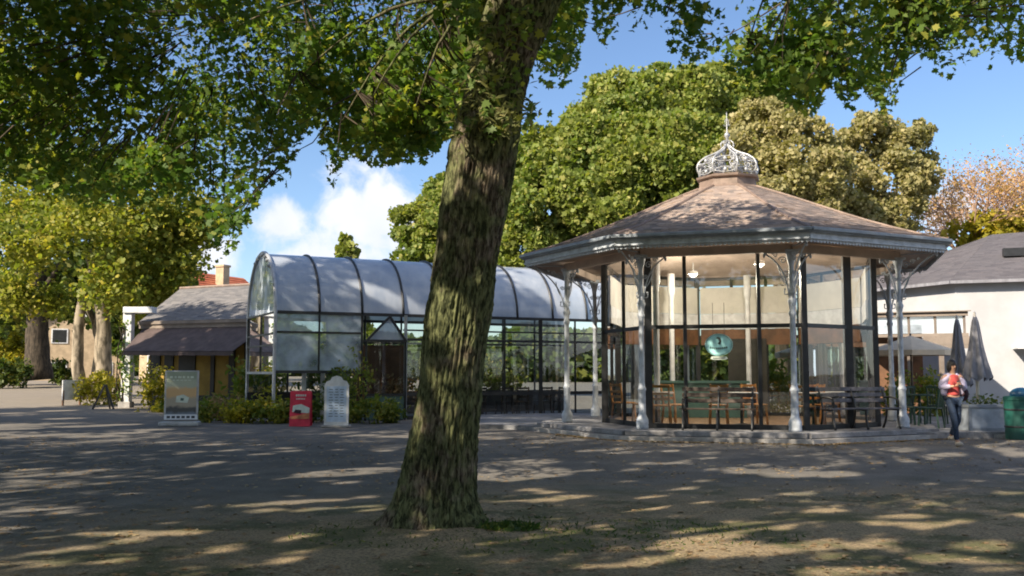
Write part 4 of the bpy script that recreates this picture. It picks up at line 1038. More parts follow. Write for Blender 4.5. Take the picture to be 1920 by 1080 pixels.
for i in range(len(bays)-1):
    for z0_, z1_ in ((.91, 2.47), (2.53, 2.76), (2.8, ZS-.04)):
        q = MB(); q.face([G(bays[i]+.03, 0, z0_), G(bays[i+1]-.03, 0, z0_), G(bays[i+1]-.03, 0, z1_), G(bays[i]+.03, 0, z1_)]); gmk(q, 'window_pane', 'glass')
    q = MB(); q.face([G(bays[i]+.03, .01, .2), G(bays[i+1]-.03, .01, .2), G(bays[i+1]-.03, .01, .82), G(bays[i]+.03, .01, .82)]); gmk(q, 'lower_pane', 'glass')
for i in range(NB):
    q = MB(); q.face([G(i*BAY+.03, WD, .9), G((i+1)*BAY-.03, WD, .9), G((i+1)*BAY-.03, WD, ZS), G(i*BAY+.03, WD, ZS)]); gmk(q, 'rear_pane', 'glass')
bw = MB(); bw.bar(G(0, WD, .45), G(LN, WD, .45), .1, .88); gmk(bw, 'rear_low_wall', 'dark_wall')
gl = MB(); gl.add([G(0, 0, .13), G(LN, 0, .13), G(LN, WD, .13), G(0, WD, .13), G(0, 0, .0), G(LN, 0, .0), G(LN, WD, .0), G(0, WD, .0)], [(0, 1, 2, 3), (4, 5, 1, 0), (5, 6, 2, 1), (7, 4, 0, 3)]); gmk(gl, 'floor_slab', 'paving')
# little gabled porch
pg = MB(); a0, a1 = 2*BAY+.06, 3*BAY
pg.bar(G(a0, -.25, 2.44), G(a1, -.25, 2.44), .08, .07); pg.bar(G(a0, -.25, 2.44), G((a0+a1)/2+.1, -.25, 3.16), .07, .06); pg.bar(G(a1, -.25, 2.44), G((a0+a1)/2+.1, -.25, 3.16), .07, .06)
pg.bar(G(a0, 0, 2.44), G(a0, -.3, 2.44), .05, .05); pg.bar(G(a1, 0, 2.44), G(a1, -.3, 2.44), .05, .05)
pg.bar(G(a0, -.22, .1), G(a0, -.22, 2.42), .06, .06); pg.bar(G(a1, -.22, .1), G(a1, -.22, 2.42), .06, .06); pg.bar(G(a0, -.22, .86), G(a1, -.22, .86), .05, .06)
por = gmk(pg, 'porch_frame', 'black_metal')
q = MB(); q.face([G(a0+.05, -.24, 2.47), G(a1-.05, -.24, 2.47), G((a0+a1)/2+.1, -.24, 3.12)]); gmk(q, 'porch_gable', 'vault_sheet', por)
q = MB(); q.face([G(a0+.03, -.22, .9), G(a1-.03, -.22, .9), G(a1-.03, -.22, 2.4), G(a0+.03, -.22, 2.4)]); gmk(q, 'porch_pane', 'glass', por)
q = MB(); q.bar(G(a0+.03, -.2, .48), G(a1-.03, -.2, .48), .04, .68); gmk(q, 'porch_panel', 'teal', por)
q = MB(); q.bar(G(a0+.1, 1.0, 1.5), G(a1+.5, 1.0, 1.5), .05, 1.7); gmk(q, 'inner_blind', 'brown_panel', por)
# furniture and planting inside the greenhouse
GTb = table('greenhouse_table', 'x', 'bench_wood', 'black_metal', 'dark tables inside the greenhouse', .5, False)
for i, (a_, b_, lb) in enumerate([(7.0, 1.2, 'dark square table inside the greenhouse nearest the leaning trunk'), (8.4, 1.3, 'dark square table inside the greenhouse behind the thick mullion'), (9.9, 1.2, 'dark square table inside the greenhouse nearest the bandstand')]):
    place(GTb if i == 0 else dup(GTb), G(a_, b_, .13), math.atan2(E1.y, E1.x), lb)
DC = chair('dining_chair', 'x', 'bench_wood', 'dark chairs inside the greenhouse')
for i, (a_, b_, rz_, lb) in enumerate([(6.6, .6, 3.4, 'dark dining chair by the greenhouse table nearest the trunk'), (7.5, .6, 3.6, 'dark dining chair between the two nearer greenhouse tables'), (8.1, .55, 3.3, 'dark dining chair just beyond the thick mullion'), (8.9, .6, 3.7, 'dark dining chair behind the plinth column'), (9.6, .6, 3.5, 'dark dining chair at the last greenhouse table')]):
    place(DC if i == 0 else dup(DC), G(a_, b_, .13), rz_, lb)
for i, (a_, b_, lb, m_) in enumerate([(5.6, 5.2, 'lit green shrub seen through the rear greenhouse glass by the trunk', 'leaf_shrub'), (7.4, 5.4, 'yellowish shrub seen through the rear greenhouse glass', 'leaf_yellow'), (9.2, 5.2, 'dark shrub behind the rear glass, near the bandstand', 'leaf_shrub'), (3.0, 5.4, 'shrub seen through the porch glass', 'leaf_dark'), (1.0, 5.6, 'shrub behind the rear glass next to the cafe wing', 'leaf_shrub')]):
    p = G(a_, b_, 0); u_, v_ = proj(np.array([p[:]])); shrub(lb, u_[0], 780, 640, 120, p.y, m_, 200+i, .16, 40, dpth=.8)
# grass bank behind the greenhouse so its glass shows sunlit green
# ------------------------------------------------------------------ cafe wing with awning
cw = thing('cafe_wing', 'low slate roofed cafe wing with dark awning and yellow wall', 'building', (-12, 38, 0))
def cmk(mb, name, mat, parent=None, **k):
    mb.v = [(x+12, y-38, z) for x, y, z in mb.v]; return mb.build(name, mat, parent or cw, **k)
e0, e1_ = at(262, 603, 38.6), at(500, 597, 35.2); r0_, r1_ = at(338, 542, 43.0), at(520, 532, 40.2)
l0_ = at(238, 578, 43.5); 
rf = MB(); tiles(rf, e0, e1_, r1_, r0_, .22, .3, .014); 
eb = at(262, 560, 47.5); eb.z = e0.z; eb.x = e0.x-1.8
tiles(rf, eb, e0, r0_, r0_, .22, .3, .014)
cmk(rf, 'roof', 'slates')
q = MB(); q.face([e0-Vector((0, 0, .03)), e1_-Vector((0, 0, .03)), r1_-Vector((0, 0, .03)), r0_-Vector((0, 0, .03))]); q.face([eb-Vector((0, 0, .03)), e0-Vector((0, 0, .03)), r0_-Vector((0, 0, .03))]); cmk(q, 'roof_boarding', 'soffit_dark')
q = MB(); q.bar(e0-Vector((0, .05, .06)), e1_-Vector((0, .05, .06)), .12, .12); q.bar(e0-Vector((0, 0, .2)), e1_-Vector((0, 0, .2)), .06, .16); cmk(q, 'gutter', 'soffit_dark')
q = MB(); q.tube([r0_+Vector((0, 0, .03)), r1_+Vector((0, 0, .03))], .07, 6); cmk(q, 'ridge', 'lead')
wd = (e1_-e0); wd.z = 0; wd.normalize(); bk_ = Vector((-wd.y, wd.x, 0))
A = Vector((e0.x, e0.y, 0))+bk_*.45+wd*.5; B = Vector((e1_.x, e1_.y, 0))+bk_*.45; Lw = (B-A).length
q = MB(); q.bar(A+Vector((0, 0, 1.66)), B+Vector((0, 0, 1.66)), .2, 3.2); cmk(q, 'wall', 'yellow_wall')
q = MB(); q.bar(A+bk_*.2+Vector((0, 0, 1.66)), A+bk_*5+Vector((0, 0, 1.66)), .2, 3.2); cmk(q, 'side_wall', 'render_wall')
q = MB()
for t_, w in ((.02, .5), (.14, .5), (.30, .9), (.52, .2), (.68, .3), (.82, .5), (.94, .9)):
    p = A+wd*Lw*t_-bk_*.12; q.bar(p+Vector((0, 0, .1)), p+Vector((0, 0, 3.1)), w, .06, up=bk_)
q.bar(A-bk_*.13+Vector((0, 0, .35)), B-bk_*.13+Vector((0, 0, .35)), .05, .6)
cmk(q, 'dark_window', 'dark_wall')
aw0, aw1 = e0-Vector((0, 0, .28))+wd*.2, e1_-Vector((0, 0, .28)); out = -bk_*1.6-Vector((0, 0, .92))
q = MB(); n_ = 14
P1 = [aw0.lerp(aw1, i/n_) for i in range(n_+1)]; P2 = [(aw0+wd*.9).lerp(aw1, i/n_)+out+Vector((0, 0, -.015*(i % 2))) for i in range(n_+1)]
q.add(P1+P2+[p+Vector((0, 0, -.03)) for p in P1+P2], [(i, i+1, n_+2+i, n_+1+i) for i in range(n_)]+[(2*n_+2+i, 3*n_+3+i, 3*n_+4+i, 2*n_+3+i) for i in range(n_)]+[(n_+1+i, n_+2+i, 3*n_+4+i, 3*n_+3+i) for i in range(n_)])
q.face([aw0, P2[0], aw0+Vector((0, 0, -.9))])
for i in range(n_): q.face([P2[i], P2[i+1], P2[i+1]-Vector((0, 0, .16)), P2[i]-Vector((0, 0, .16))])
cmk(q, 'awning', 'awning_cloth')
# white pillar
p = at(236, 768, 38); p.z = gh(p.x, p.y)
wpil = thing('white_pillar', 'white pillar wrapped in climbing stems at the end of the cafe wing', 'pillar', p)
MB().box((0, 0, 1.83), (.34, .34, 3.66)).build('shaft', 'white_paint', wpil, bevel=.02)
MB().box((.42, 0, 3.78), (1.15, .5, .24)).build('beam', 'white_paint', wpil, bevel=.02)
MB().box((0, 0, .08), (.46, .46, .3)).build('foot', 'stone_pale', wpil, bevel=.02)
rg = np.random.default_rng(8); C = np.stack([rg.uniform(-.25, .35, 40), np.full(40, -.2), rg.uniform(.3, 3.3, 40)], 1); leaf_mesh('climbing_leaves', sprays(C, 7, (.08, .05, .1), rg), .13, 'leaf_near', SH_OVAL, parent=wpil)
q = MB()
for k in range(4): q.tube([(-.2+.14*math.sin(i*.8+k), -.19, i*.35) for i in range(10)], .018, 4)
q.build('stems', 'bark_dark', wpil)
# easel board, low white panel
p = at(196, 768, 36.5); p.z = gh(p.x, p.y)
es = thing('easel_board', 'dark leaning A-frame stand under the yellow-green bush', 'stand', p)
MB().bar((-.45, 0, 0), (-.02, 0, .92), .06).build('leg', 'black_metal', es); MB().bar((.34, 0, 0), (.02, 0, .92), .06).build('leg', 'black_metal', es); MB().bar((0, .5, 0), (0, .03, .9), .05).build('leg', 'black_metal', es)
MB().bar((-.26, 0, .42), (.2, 0, .42), .03).build('crossbar', 'black_metal', es)
p = at(134, 752, 40); p.z = gh(p.x, p.y)
q = thing('notice_panel', 'narrow pale notice panel seen nearly edge-on beside the path', 'sign', p, R(62))
MB().box((0, 0, .62), (.9, .05, .8)).build('panel', 'white_paint', q, bevel=.01); MB().box((-.4, 0, .3), (.06, .06, .6)).build('leg', 'brown_panel', q); MB().box((.4, 0, .3), (.06, .06, .6)).build('leg', 'brown_panel', q)
# ------------------------------------------------------------------ display boards
def board_at(u, v, Y): p = at(u, v, Y); p.z = gh(p.x, p.y); return p
s1 = thing('poster_board', 'tall framed poster board with a landscape picture on a white base', 'sign', board_at(339, 796, 25.6), .1)
MB().box((0, 0, .80), (.86, .05, 1.28)).build('frame', 'pale_metal', s1, bevel=.015)
@matf('poster_picture')
def _(t):
    o = t.obj(); sp = t.n('ShaderNodeSeparateXYZ', i0=o); z = t.math('ADD', sp.outputs[2], t.math('MULTIPLY', t.math('SUBTRACT', t.noise(o, 5, 4), .5), .22))
    c = t.mix(t.ramp(z, .30, .40), (.18, .23, .30), (.08, .085, .09)); c = t.mix(t.ramp(z, .46, .55), c, (.40, .36, .29))
    c = t.mix(t.ramp(z, .70, .80), c, (.62, .42, .22)); c = t.mix(t.ramp(z, .95, 1.05), c, (.42, .47, .38)); c = t.mix(t.ramp(z, 1.15, 1.3), c, (.28, .34, .27))
    return t.n('ShaderNodeBsdfPrincipled', Base9Color=c, Roughness=.35)
MB().box((0, -.028, .86), (.76, .02, 1.10)).build('poster', 'poster_picture', s1)
q = MB()
for k, w in enumerate([.07, .05, .09, .06, .05, .08]): q.box((-.26+.105*k, -.041, 1.27), (w, .004, .05))
for k in range(5): q.box((-.2+.1*k, -.041, 1.19), (.07, .004, .025))
q.build('lettering', 'sign_pale', s1)
q = MB(); q.slab([(-.14, -.043, .62), (.16, -.043, .60), (.2, -.043, .74), (.05, -.043, .82), (-.12, -.043, .78)], .004, (0, 1, 0)); q.build('picture_detail', 'sign_pale', s1)
q = MB(); q.slab([(-.02, -.047, .66), (.06, -.047, .66), (.07, -.047, .72), (-.01, -.047, .73)], .004, (0, 1, 0)); q.build('picture_figure', 'teal', s1)
q = MB(); q.box((0, -.03, .235), (.84, .04, .13)); q.build('caption_strip', 'sign_white', s1)
q = MB()
for k in range(6): q.box((-.31+.125*k, -.053, .235), (.085, .004, .06))
q.build('caption_lettering', 'ink', s1)
MB().box((-.02, -.02, .06), (1.0, .42, .12)).build('base', 'pale_metal', s1, bevel=.03)
s2 = thing('sandwich_board', 'red A-board with a food picture leaning among the shrubs', 'sign', board_at(562, 803, 25.3), .06)
MB().box((0, .02, .46), (.53, .03, .92), rx=-.14).build('front_panel', 'sign_red', s2, bevel=.01)
MB().box((0, .30, .45), (.53, .03, .90), rx=.16).build('back_panel', 'sign_red', s2, bevel=.01)
tl_ = lambda z: -.14*0+(.02+(z-.46)*.14)-.018
q = MB()
for k in range(5): q.box((-.1+.055*k, tl_(.80), .80), (.04, .006, .05), rx=-.14)
for k in range(6): q.box((-.1+.04*k, tl_(.71), .71), (.026, .006, .03), rx=-.14)
q.build('lettering', 'sign_pale', s2)
q = MB(); q.slab([(-.2, tl_(.38)-.004, .38), (.24, tl_(.34)-.004, .34), (.24, tl_(.48)-.004, .48), (.02, tl_(.58)-.004, .58), (-.18, tl_(.54)-.004, .54)], .004, (0, -1, 0)); q.build('picture', 'sign_pale', s2)
q = MB(); q.slab([(-.16, tl_(.36)-.012, .36), (.02, tl_(.33)-.012, .33), (.04, tl_(.42)-.012, .42), (-.12, tl_(.44)-.012, .44)], .004, (0, -1, 0)); q.build('picture_shadow', 'dark_cloth', s2)
q = MB(); q.slab([(-.24, tl_(.20)-.008, .20), (.24, tl_(.20)-.008, .20), (.24, tl_(.36)-.008, .36), (.0, tl_(.30)-.008, .30), (-.24, tl_(.26)-.008, .26)], .003, (0, -1, 0)); q.build('picture_band', 'sign_orange', s2)
s3 = thing('menu_board', 'white round-topped board with a pale blue menu between shrubs', 'sign', board_at(630, 803, 25.0), .05)
out_ = [(-.31, 0, .06), (.31, 0, .06), (.31, 0, 1.06), (.26, 0, 1.16), (.16, 0, 1.20), (.12, 0, 1.27), (0, 0, 1.31), (-.12, 0, 1.27), (-.16, 0, 1.20), (-.26, 0, 1.16), (-.31, 0, 1.06)]
MB().slab(out_, .04, (0, 1, 0)).build('frame', 'white_paint', s3)
MB().slab([(-.25, -.006, .14), (.25, -.006, .14), (.25, -.006, 1.04), (-.25, -.006, 1.04)], .008, (0, 1, 0)).build('menu_panel', 'sign_blue', s3)
q = MB()
for k in range(11):
    for j in range(3): q.box((-.14+.14*j, -.011, .96-.068*k), (.09+.03*math.sin(k*2.1+j*4), .004, .014))
q.build('lettering', 'ink', s3)
MB().box((0, .02, .03), (.72, .4, .06)).build('base', 'stone_pale', s3, bevel=.015)

# ------------------------------------------------------------------ houses beyond
def house(name, label, c, w, d, hw, hr, rz, wall, roofm, extra=True):
    t = thing(name, label, 'house', (c[0], c[1], 0), rz)
    MB().box((0, 0, hw/2), (w, d, hw)).build('wall', wall, t)
    q = MB(); q.add([(-w/2, -d/2-.01, hw), (w/2, -d/2-.01, hw), (0, -d/2-.01, hw+hr), (-w/2, -d/2+.1, hw), (w/2, -d/2+.1, hw), (0, -d/2+.1, hw+hr)], [(0, 1, 2), (5, 4, 3), (0, 2, 5, 3), (1, 4, 5, 2)]); q.build('gable', 'white_paint', t)
    q = MB(); ov_ = .35
    tiles(q, (-w/2-ov_, -d/2-ov_, hw-.1), (-w/2-ov_, d/2+ov_, hw-.1), (0, d/2+ov_, hw+hr+.08), (0, -d/2-ov_, hw+hr+.08), .35, .4, .03)
    tiles(q, (w/2+ov_, d/2+ov_, hw-.1), (w/2+ov_, -d/2-ov_, hw-.1), (0, -d/2-ov_, hw+hr+.08), (0, d/2+ov_, hw+hr+.08), .35, .4, .03)
    rf = q.build('roof', roofm, t)
    for s_ in (-1, 1):
        MB().bar((s_*(w/2+ov_), -d/2-ov_, hw-.16), (0, -d/2-ov_, hw+hr+.04), .08, .25).build('bargeboard', 'white_paint', rf)
    q = MB(); q.box((w*.30, 0, hw+hr*.8), (.8, .7, 2.2)); q.box((w*.30, 0, hw+hr*.8+1.0), (.95, .85, .16)); q.build('chimney', 'stone_warm', rf)
    for s_ in (-.25, .25):
        for z_ in (hw*.3, hw*.75):
            f = MB().box((w*s_, -d/2-.03, z_), (w*.18, .06, hw*.2)).build('window', 'white_paint', t); MB().box((w*s_, -d/2-.065, z_), (w*.15, .02, hw*.17)).build('window_pane', 'black_metal', f)
    return t
shingle('red_tiles', [(.36, .09, .04), (.44, .12, .055), (.50, .17, .08)])
house('gabled_house', 'distant house with red tiled roof, white gable and stone chimney', (-24.6, 78), 5.6, 8, 7.3, 2.1, -.45, 'stone_warm', 'red_tiles')
house('gabled_house', 'pale stone house glimpsed under the trees beyond the path', (-36.5, 84), 7, 8, 6.0, 2.2, .3, 'stone_warm', 'slates')

# ------------------------------------------------------------------ white building on the right
W0 = at(1791, 524, 32); WL = at(1692, 535, 34.1); 
EH = W0.z; WL = Vector((13.75, 34.15, EH)); WR = Vector((16.9, 31.15, EH)); W0 = Vector((W0.x, W0.y, EH))
wb = thing('white_hall', 'white rendered hall with dark slate roof beyond the parasols', 'building', (W0.x, W0.y, 0))
def wmk(mb, name, mat, parent=None, **k):
    mb.v = [(x-W0.x, y-W0.y, z) for x, y, z in mb.v]; return mb.build(name, mat, parent or wb, **k)
WLL = WL+(WL-W0).normalized()*3; WRR = WR+(WR-W0).normalized()*9
poly = [(p.x, p.y) for p in (WLL, W0, WRR)]+[(WRR.x+3, WRR.y+9), (WLL.x+4, WLL.y+7)]
q = MB(); q.prism(poly, 0, EH-.02); wmk(q, 'wall', 'render_wall')
ins = lambda p, k, c=Vector((22, 38, 0)): Vector((p.x+(c.x-p.x)*k, p.y+(c.y-p.y)*k, 0))
def outw(p, k=.06): return Vector((p.x-(22-p.x)*k*.6, p.y-(38-p.y)*k*.6, EH-.06))
RL, RM, RR_ = at(1800, 462, 36.5), at(1860, 440, 36.5), at(1990, 424, 35.5)
q = MB(); tiles(q, outw(WLL), outw(W0), RM, RL, .2, .28); tiles(q, outw(W0), outw(WRR), RR_+Vector((4, -1, .1)), RM, .2, .28); wmk(q, 'roof', 'slates_dark')
q = MB(); q.face([outw(WLL)-Vector((0, 0, .03)), outw(W0)-Vector((0, 0, .03)), RM-Vector((0, 0, .03)), RL-Vector((0, 0, .03))]); q.face([outw(W0)-Vector((0, 0, .03)), outw(WRR)-Vector((0, 0, .03)), RR_+Vector((4, -1, .07)), RM-Vector((0, 0, .03))])
q.face([RL, RM, RR_+Vector((4, -1, .07)), Vector((24, 42, EH)), Vector((17, 42, EH))]); wmk(q, 'roof_boarding', 'slates_dark')
q = MB(); q.bar(outw(WLL)-Vector((0, 0, .05)), outw(W0)-Vector((0, 0, .05)), .1, .1); q.bar(outw(W0)-Vector((0, 0, .05)), outw(WRR)-Vector((0, 0, .05)), .1, .1); wmk(q, 'gutter', 'parasol_grey')
q = MB(); p = at(1912, 652, 31.2); q.box((p.x+.4, p.y-.3, p.z), (1.3, .9, .08), rz=-.3); wmk(q, 'door_canopy', 'white_paint')
q = MB(); p = at(1905, 480, 33.4); q.box((p.x, p.y-.1, p.z+.12), (.9, .3, .28), rz=-.3); wmk(q, 'roof_vent', 'black_metal')
# glazed annex between bandstand and hall
an = thing('glazed_annex', 'low glazed annex with dark frame joining the hall to the bandstand', 'building', (11.5, 29, 0))
def amk(mb, name, mat, parent=None, **k):
    mb.v = [(x-11.5, y-29, z) for x, y, z in mb.v]; return mb.build(name, mat, parent or an, **k)
aL, aR = at(1625, 586, 29.8), at(1815, 590, 28.6); aL.z = aR.z = 3.25
def An(t_, z, o=0.): p = aL.lerp(aR, t_); return Vector((p.x, p.y+o, z))
q = MB(); q.bar(An(0, 3.25), An(1, 3.25), .2, .14); q.bar(An(0, 2.62), An(1, 2.62), .1, .09); q.bar(An(0, 2.30), An(1, 2.30), .14, .16)
for t_ in (0, .22, .42, .68, .96): q.bar(An(t_, 2.3), An(t_, 3.25), .06, .06)
for t_ in (0, .42, .73): q.bar(An(t_, .15), An(t_, 2.3), .11, .11)
amk(q, 'frame', 'soffit_dark')
q = MB(); q.add([An(0, 3.30, -.2), An(1, 3.30, -.2), An(1.0, 3.45, 4), An(-.1, 3.45, 4), An(0, 3.33, -.2), An(1, 3.33, -.2), An(1.0, 3.48, 4), An(-.1, 3.48, 4)], [(3, 2, 1, 0), (4, 5, 6, 7), (0, 1, 5, 4), (1, 2, 6, 5), (3, 0, 4, 7)]); amk(q, 'roof', 'soffit_dark')
for a_, b_ in ((0, .22), (.22, .42), (.42, .68), (.68, .96)):
    q = MB(); q.face([An(a_, 2.68), An(b_, 2.68), An(b_, 3.18), An(a_, 3.18)]); amk(q, 'clerestory_pane', 'glass_sky_sheen')
q = MB(); q.bar(An(-.3, 1.6, 4), An(1.1, 1.6, 4), .12, 3.0); amk(q, 'rear_wall', 'brown_panel')
q = MB(); q.bar(An(.55, 2.45, -.05), An(1, 2.45, -.05), .06, .24); amk(q, 'panel_band', 'soffit_dark')
def hedge_in(label, u, Y, vt, w, m_, s_): shrub(label, u, 780, vt, w, Y, m_, s_, .13, 60, 'shrub', dpth=.7)
hedge_in('sunny green shrub below the beige parasol, beside the brown annex post', 1680, 28.8, 678, 70, 'leaf_shrub', 301)
hedge_in('sunny green shrub between the annex posts', 1735, 28.6, 684, 60, 'leaf_shrub', 302)
shrub('golden shrub seen through the bandstand side window', 1560, 780, 640, 110, 29.5, 'leaf_yellow', 303, .15, 50, dpth=.9)
shrub('dark green shrub far behind the bandstand glass', 1290, 780, 650, 120, 30.5, 'leaf_dark', 304, .15, 50, dpth=.9)
shrub('olive shrub behind the bandstand beneath the frieze', 1440, 780, 645, 120, 30.5, 'leaf_shrub', 305, .15, 50, dpth=.9)
# terrace paving on the right of the bandstand
tp_ = MB(); tp_.prism([(8.4, 20.6), (11.1, 20.9), (13.5, 22.0), (16, 28), (14, 31), (9, 29.5), (7.5, 26)], .06, .255); o = tp_.build('terrace_paving', 'paving'); tag(o, 'grey raised terrace paving beside the bandstand plinth', kind='structure')
tp_ = MB(); tp_.prism([(-1.6, 24.6), (1.2, 23.2), (2.6, 26.5), (3, 31.5), (-.9, 30.2)], .06, .235); o = tp_.build('terrace_paving', 'paving'); tag(o, 'grey raised paving between bandstand and greenhouse', kind='structure')
# open beige parasols
def parasol_open(label, c, r_, h):
    t = thing('open_parasol', label, 'parasol', c, random.uniform(0, .6), 'open beige parasols on the terrace')
    MB().tube([(0, 0, 0), (0, 0, h+.05)], .028, 10).build('pole', 'bench_wood', t, smooth=True)
    q = MB(); N_ = 8; vs_ = [(0, 0, h)]
    for j, (f, dz) in enumerate(((.5, -.22), (1, -.42))):
        for k in range(N_): a = 2*math.pi*k/N_; vs_.append((r_*f*math.cos(a), r_*f*math.sin(a), h+dz))
    vs_ += [(r_*math.cos(2*math.pi*k/N_)*.99, r_*math.sin(2*math.pi*k/N_)*.99, h-.56) for k in range(N_)]
    q.add(vs_, [(0, 1+k, 1+(k+1) % N_) for k in range(N_)]+[(1+k, 9+k, 9+(k+1) % N_, 1+(k+1) % N_) for k in range(N_)]+[(9+k, 17+k, 17+(k+1) % N_, 9+(k+1) % N_) for k in range(N_)])
    q.build('canopy', 'parasol_beige', t)
    MB().lathe((0, 0, 0), [(.26, 0), (.26, .05), (.05, .09), (.04, .3)], 16).build('base', 'stone', t)
    return t
parasol_open('open beige parasol behind the twin end columns of the bandstand', (11.0, 26.9, .255), 1.15, 2.28)
parasol_open('open beige parasol seen through the bandstand side window', (8.9, 28.6, .255), 1.2, 2.25)
# closed grey parasols
def parasol_closed(label, c, h, z0c, r_):
    t = thing('closed_parasol', label, 'parasol', c, 0, 'folded grey parasols')
    MB().tube([(0, 0, 0), (0, 0, h)], .035, 10).build('pole', 'pole_white', t, smooth=True)
    q = MB(); n_ = 40; Z = np.linspace(0, 1, 12); vs_ = []
    for f in Z:
        z = z0c+(h-z0c)*f; R0 = r_*(1-f)**.72*(.86+.14*math.cos(f*5))+.03
        for k in range(n_):
            a = 2*math.pi*k/n_; w = 1+.26*math.cos(8*a+f*1.2)*(1-f*.6)+.08*math.cos(5*a+2); vs_.append((R0*w*math.cos(a), R0*w*math.sin(a), z+(.05*math.cos(8*a) if f == 0 else 0)))
    q.add(vs_, [(i*n_+k, i*n_+(k+1) % n_, (i+1)*n_+(k+1) % n_, (i+1)*n_+k) for i in range(11) for k in range(n_)]+[tuple(range(11*n_, 12*n_))])
    q.build('canopy', 'parasol_grey', t, smooth=True)
    MB().ell((0, 0, h+.04), (.03, .03, .06), 8, 6).build('finial', 'pole_white', t)
    return t
pp = at(1832, 700, 21.55)
parasol_closed('large folded grey parasol rising from the grey-blue planter', (pp.x, pp.y, .60), 2.16, .76, .25)
pp = at(1798, 700, 22.7); parasol_closed('smaller folded grey parasol behind the woman', (pp.x, pp.y, .255), 2.5, .95, .23)
pp = at(1845, 780, 21.5)
pt = thing('planter_box', 'grey-blue wooden planter box beside the green bin', 'planter', (pp.x, pp.y, .205), .03)
MB().box((0, 0, .29), (.92, .55, .52)).build('box', 'planter_blue', pt, bevel=.01)
MB().box((0, 0, .575), (.97, .60, .07)).build('top_rail', 'planter_trim', pt, bevel=.01)
q = MB(); 
for x in (-.45, .45): q.box((x, -.275, .29), (.07, .03, .5))
q.box((0, -.28, .06), (.96, .03, .1)); q.box((0, 0, .005), (1.02, .64, .03)); q.build('trim', 'planter_trim', pt)
MB().box((0, 0, .585), (.86, .5, .03)).build('soil', 'soil_bark', pt)
rg = np.random.default_rng(3); C = np.stack([rg.uniform(-.4, .42, 34), rg.uniform(-.2, .2, 34), rg.uniform(.62, .74, 34)], 1); leaf_mesh('plants', sprays(C, 7, (.05, .05, .04), rg), .07, 'leaf_dark', SH_OVAL, parent=pt)
st2 = MB(); st2.box((pp.x+.05, pp.y-.05, .13), (1.5, 1.3, .15)); o = st2.build('stone_slab', 'stone_pale', bevel=.01); tag(o, 'pale stone slab under the planter box', kind='structure')
pp = at(1912, 790, 20.4)
bn = thing('litter_bin', 'round dark green litter bin at the picture edge', 'bin', (pp.x, pp.y, gh(pp.x, pp.y)))
q = MB(); q.lathe((0, 0, 0), [(.27, 0), (.28, .02), (.29, .80), (.30, .82), (.30, .88), (.27, .90), (.26, .84)], 28); q.build('body', 'bin_green', bn, smooth=False)
q = MB()
for z in (.25, .6): q.lathe((0, 0, z), [(.287, 0), (.295, .01), (.295, .03), (.287, .04)], 28)
q.build('band', 'black_metal', bn)
MB().ell((.06, 0, .93), (.23, .23, .15), 20, 8).build('lid', 'bin_blue', bn, smooth=True)
# dark green bistro chairs and table
GC = chair('bistro_chair', 'x', 'green_chair', 'dark green bistro chairs on the terrace', 1)
for i, (u, Y, a, lb) in enumerate([(1712, 22.9, .5, 'dark green bistro chair next to the end column'), (1745, 22.3, -2.3, 'dark green bistro chair beside the woman'), (1758, 23.9, 2.6, 'dark green bistro chair behind the woman'), (1690, 24.4, 3.5, 'dark green bistro chair behind the end column')]):
    p = at(u, 780, Y); place(GC if i == 0 else dup(GC), (p.x, p.y, .255), a, lb)
GTb2 = table('bistro_table', 'small dark green bistro table between the bistro chairs', 'green_chair', 'green_chair', None, .33); p = at(1725, 780, 23.2); place(GTb2, (p.x, p.y, .255))

# ------------------------------------------------------------------ woman
def skin_obj(name, V_, E_, Rr, mat, parent, lv=2):
    me = bpy.data.meshes.new(name); me.from_pydata([tuple(v) for v in V_], E_, []); me.materials.append(MATS[mat])
    o = bpy.data.objects.new(name, me); COL.objects.link(o); o.parent = parent
    o.modifiers.new('s', 'SKIN').use_smooth_shade = True
    if not me.skin_vertices: return o
    for i, r_ in enumerate(Rr):
        me.skin_vertices[0].data[i].radius = r_ if isinstance(r_, tuple) else (r_, r_); me.skin_vertices[0].data[i].use_root = (i == 0)
    sb = o.modifiers.new('d', 'SUBSURF'); sb.levels = lv; sb.render_levels = lv
    return o
fp = gpt(1789, 836)
wo = thing('person', 'woman with dark hair walking in coral top, pale jacket and blue jeans', 'person', (fp.x+.02, fp.y, gh(fp.x, fp.y)), .12)
H = dict(pel=(0, 0, .90), wa=(0, .0, 1.03), ch=(0, 0, 1.22), nk=(0, 0, 1.385), hd0=(0, -.01, 1.44), hd=(0, -.015, 1.52), hd1=(0, -.01, 1.585),
         hl=(-.075, 0, .86), kl=(-.05, -.09, .48), al=(.015, -.04, .10), tl=(.02, -.17, .035),
         hr=(.075, 0, .86), kr=(.10, .04, .47), ar=(.095, .28, .19), tr=(.10, .22, .09),
         sl=(-.165, 0, 1.33), el=(-.255, .02, 1.10), wl=(-.075, -.19, 1.13), sr=(.165, 0, 1.33), er=(.26, .03, 1.09), wr=(.05, -.20, 1.15))
K = list(H); ix = {k: i for i, k in enumerate(K)}
RD = dict(pel=(.118, .088), wa=(.10, .08), ch=(.125, .09), nk=.045, hd0=.058, hd=(.068, .08), hd1=(.05, .06), hl=.072, kl=.052, al=.038, tl=.03, hr=.072, kr=.052, ar=.038, tr=.03, sl=.052, el=.038, wl=.026, sr=.052, er=.038, wr=.026)
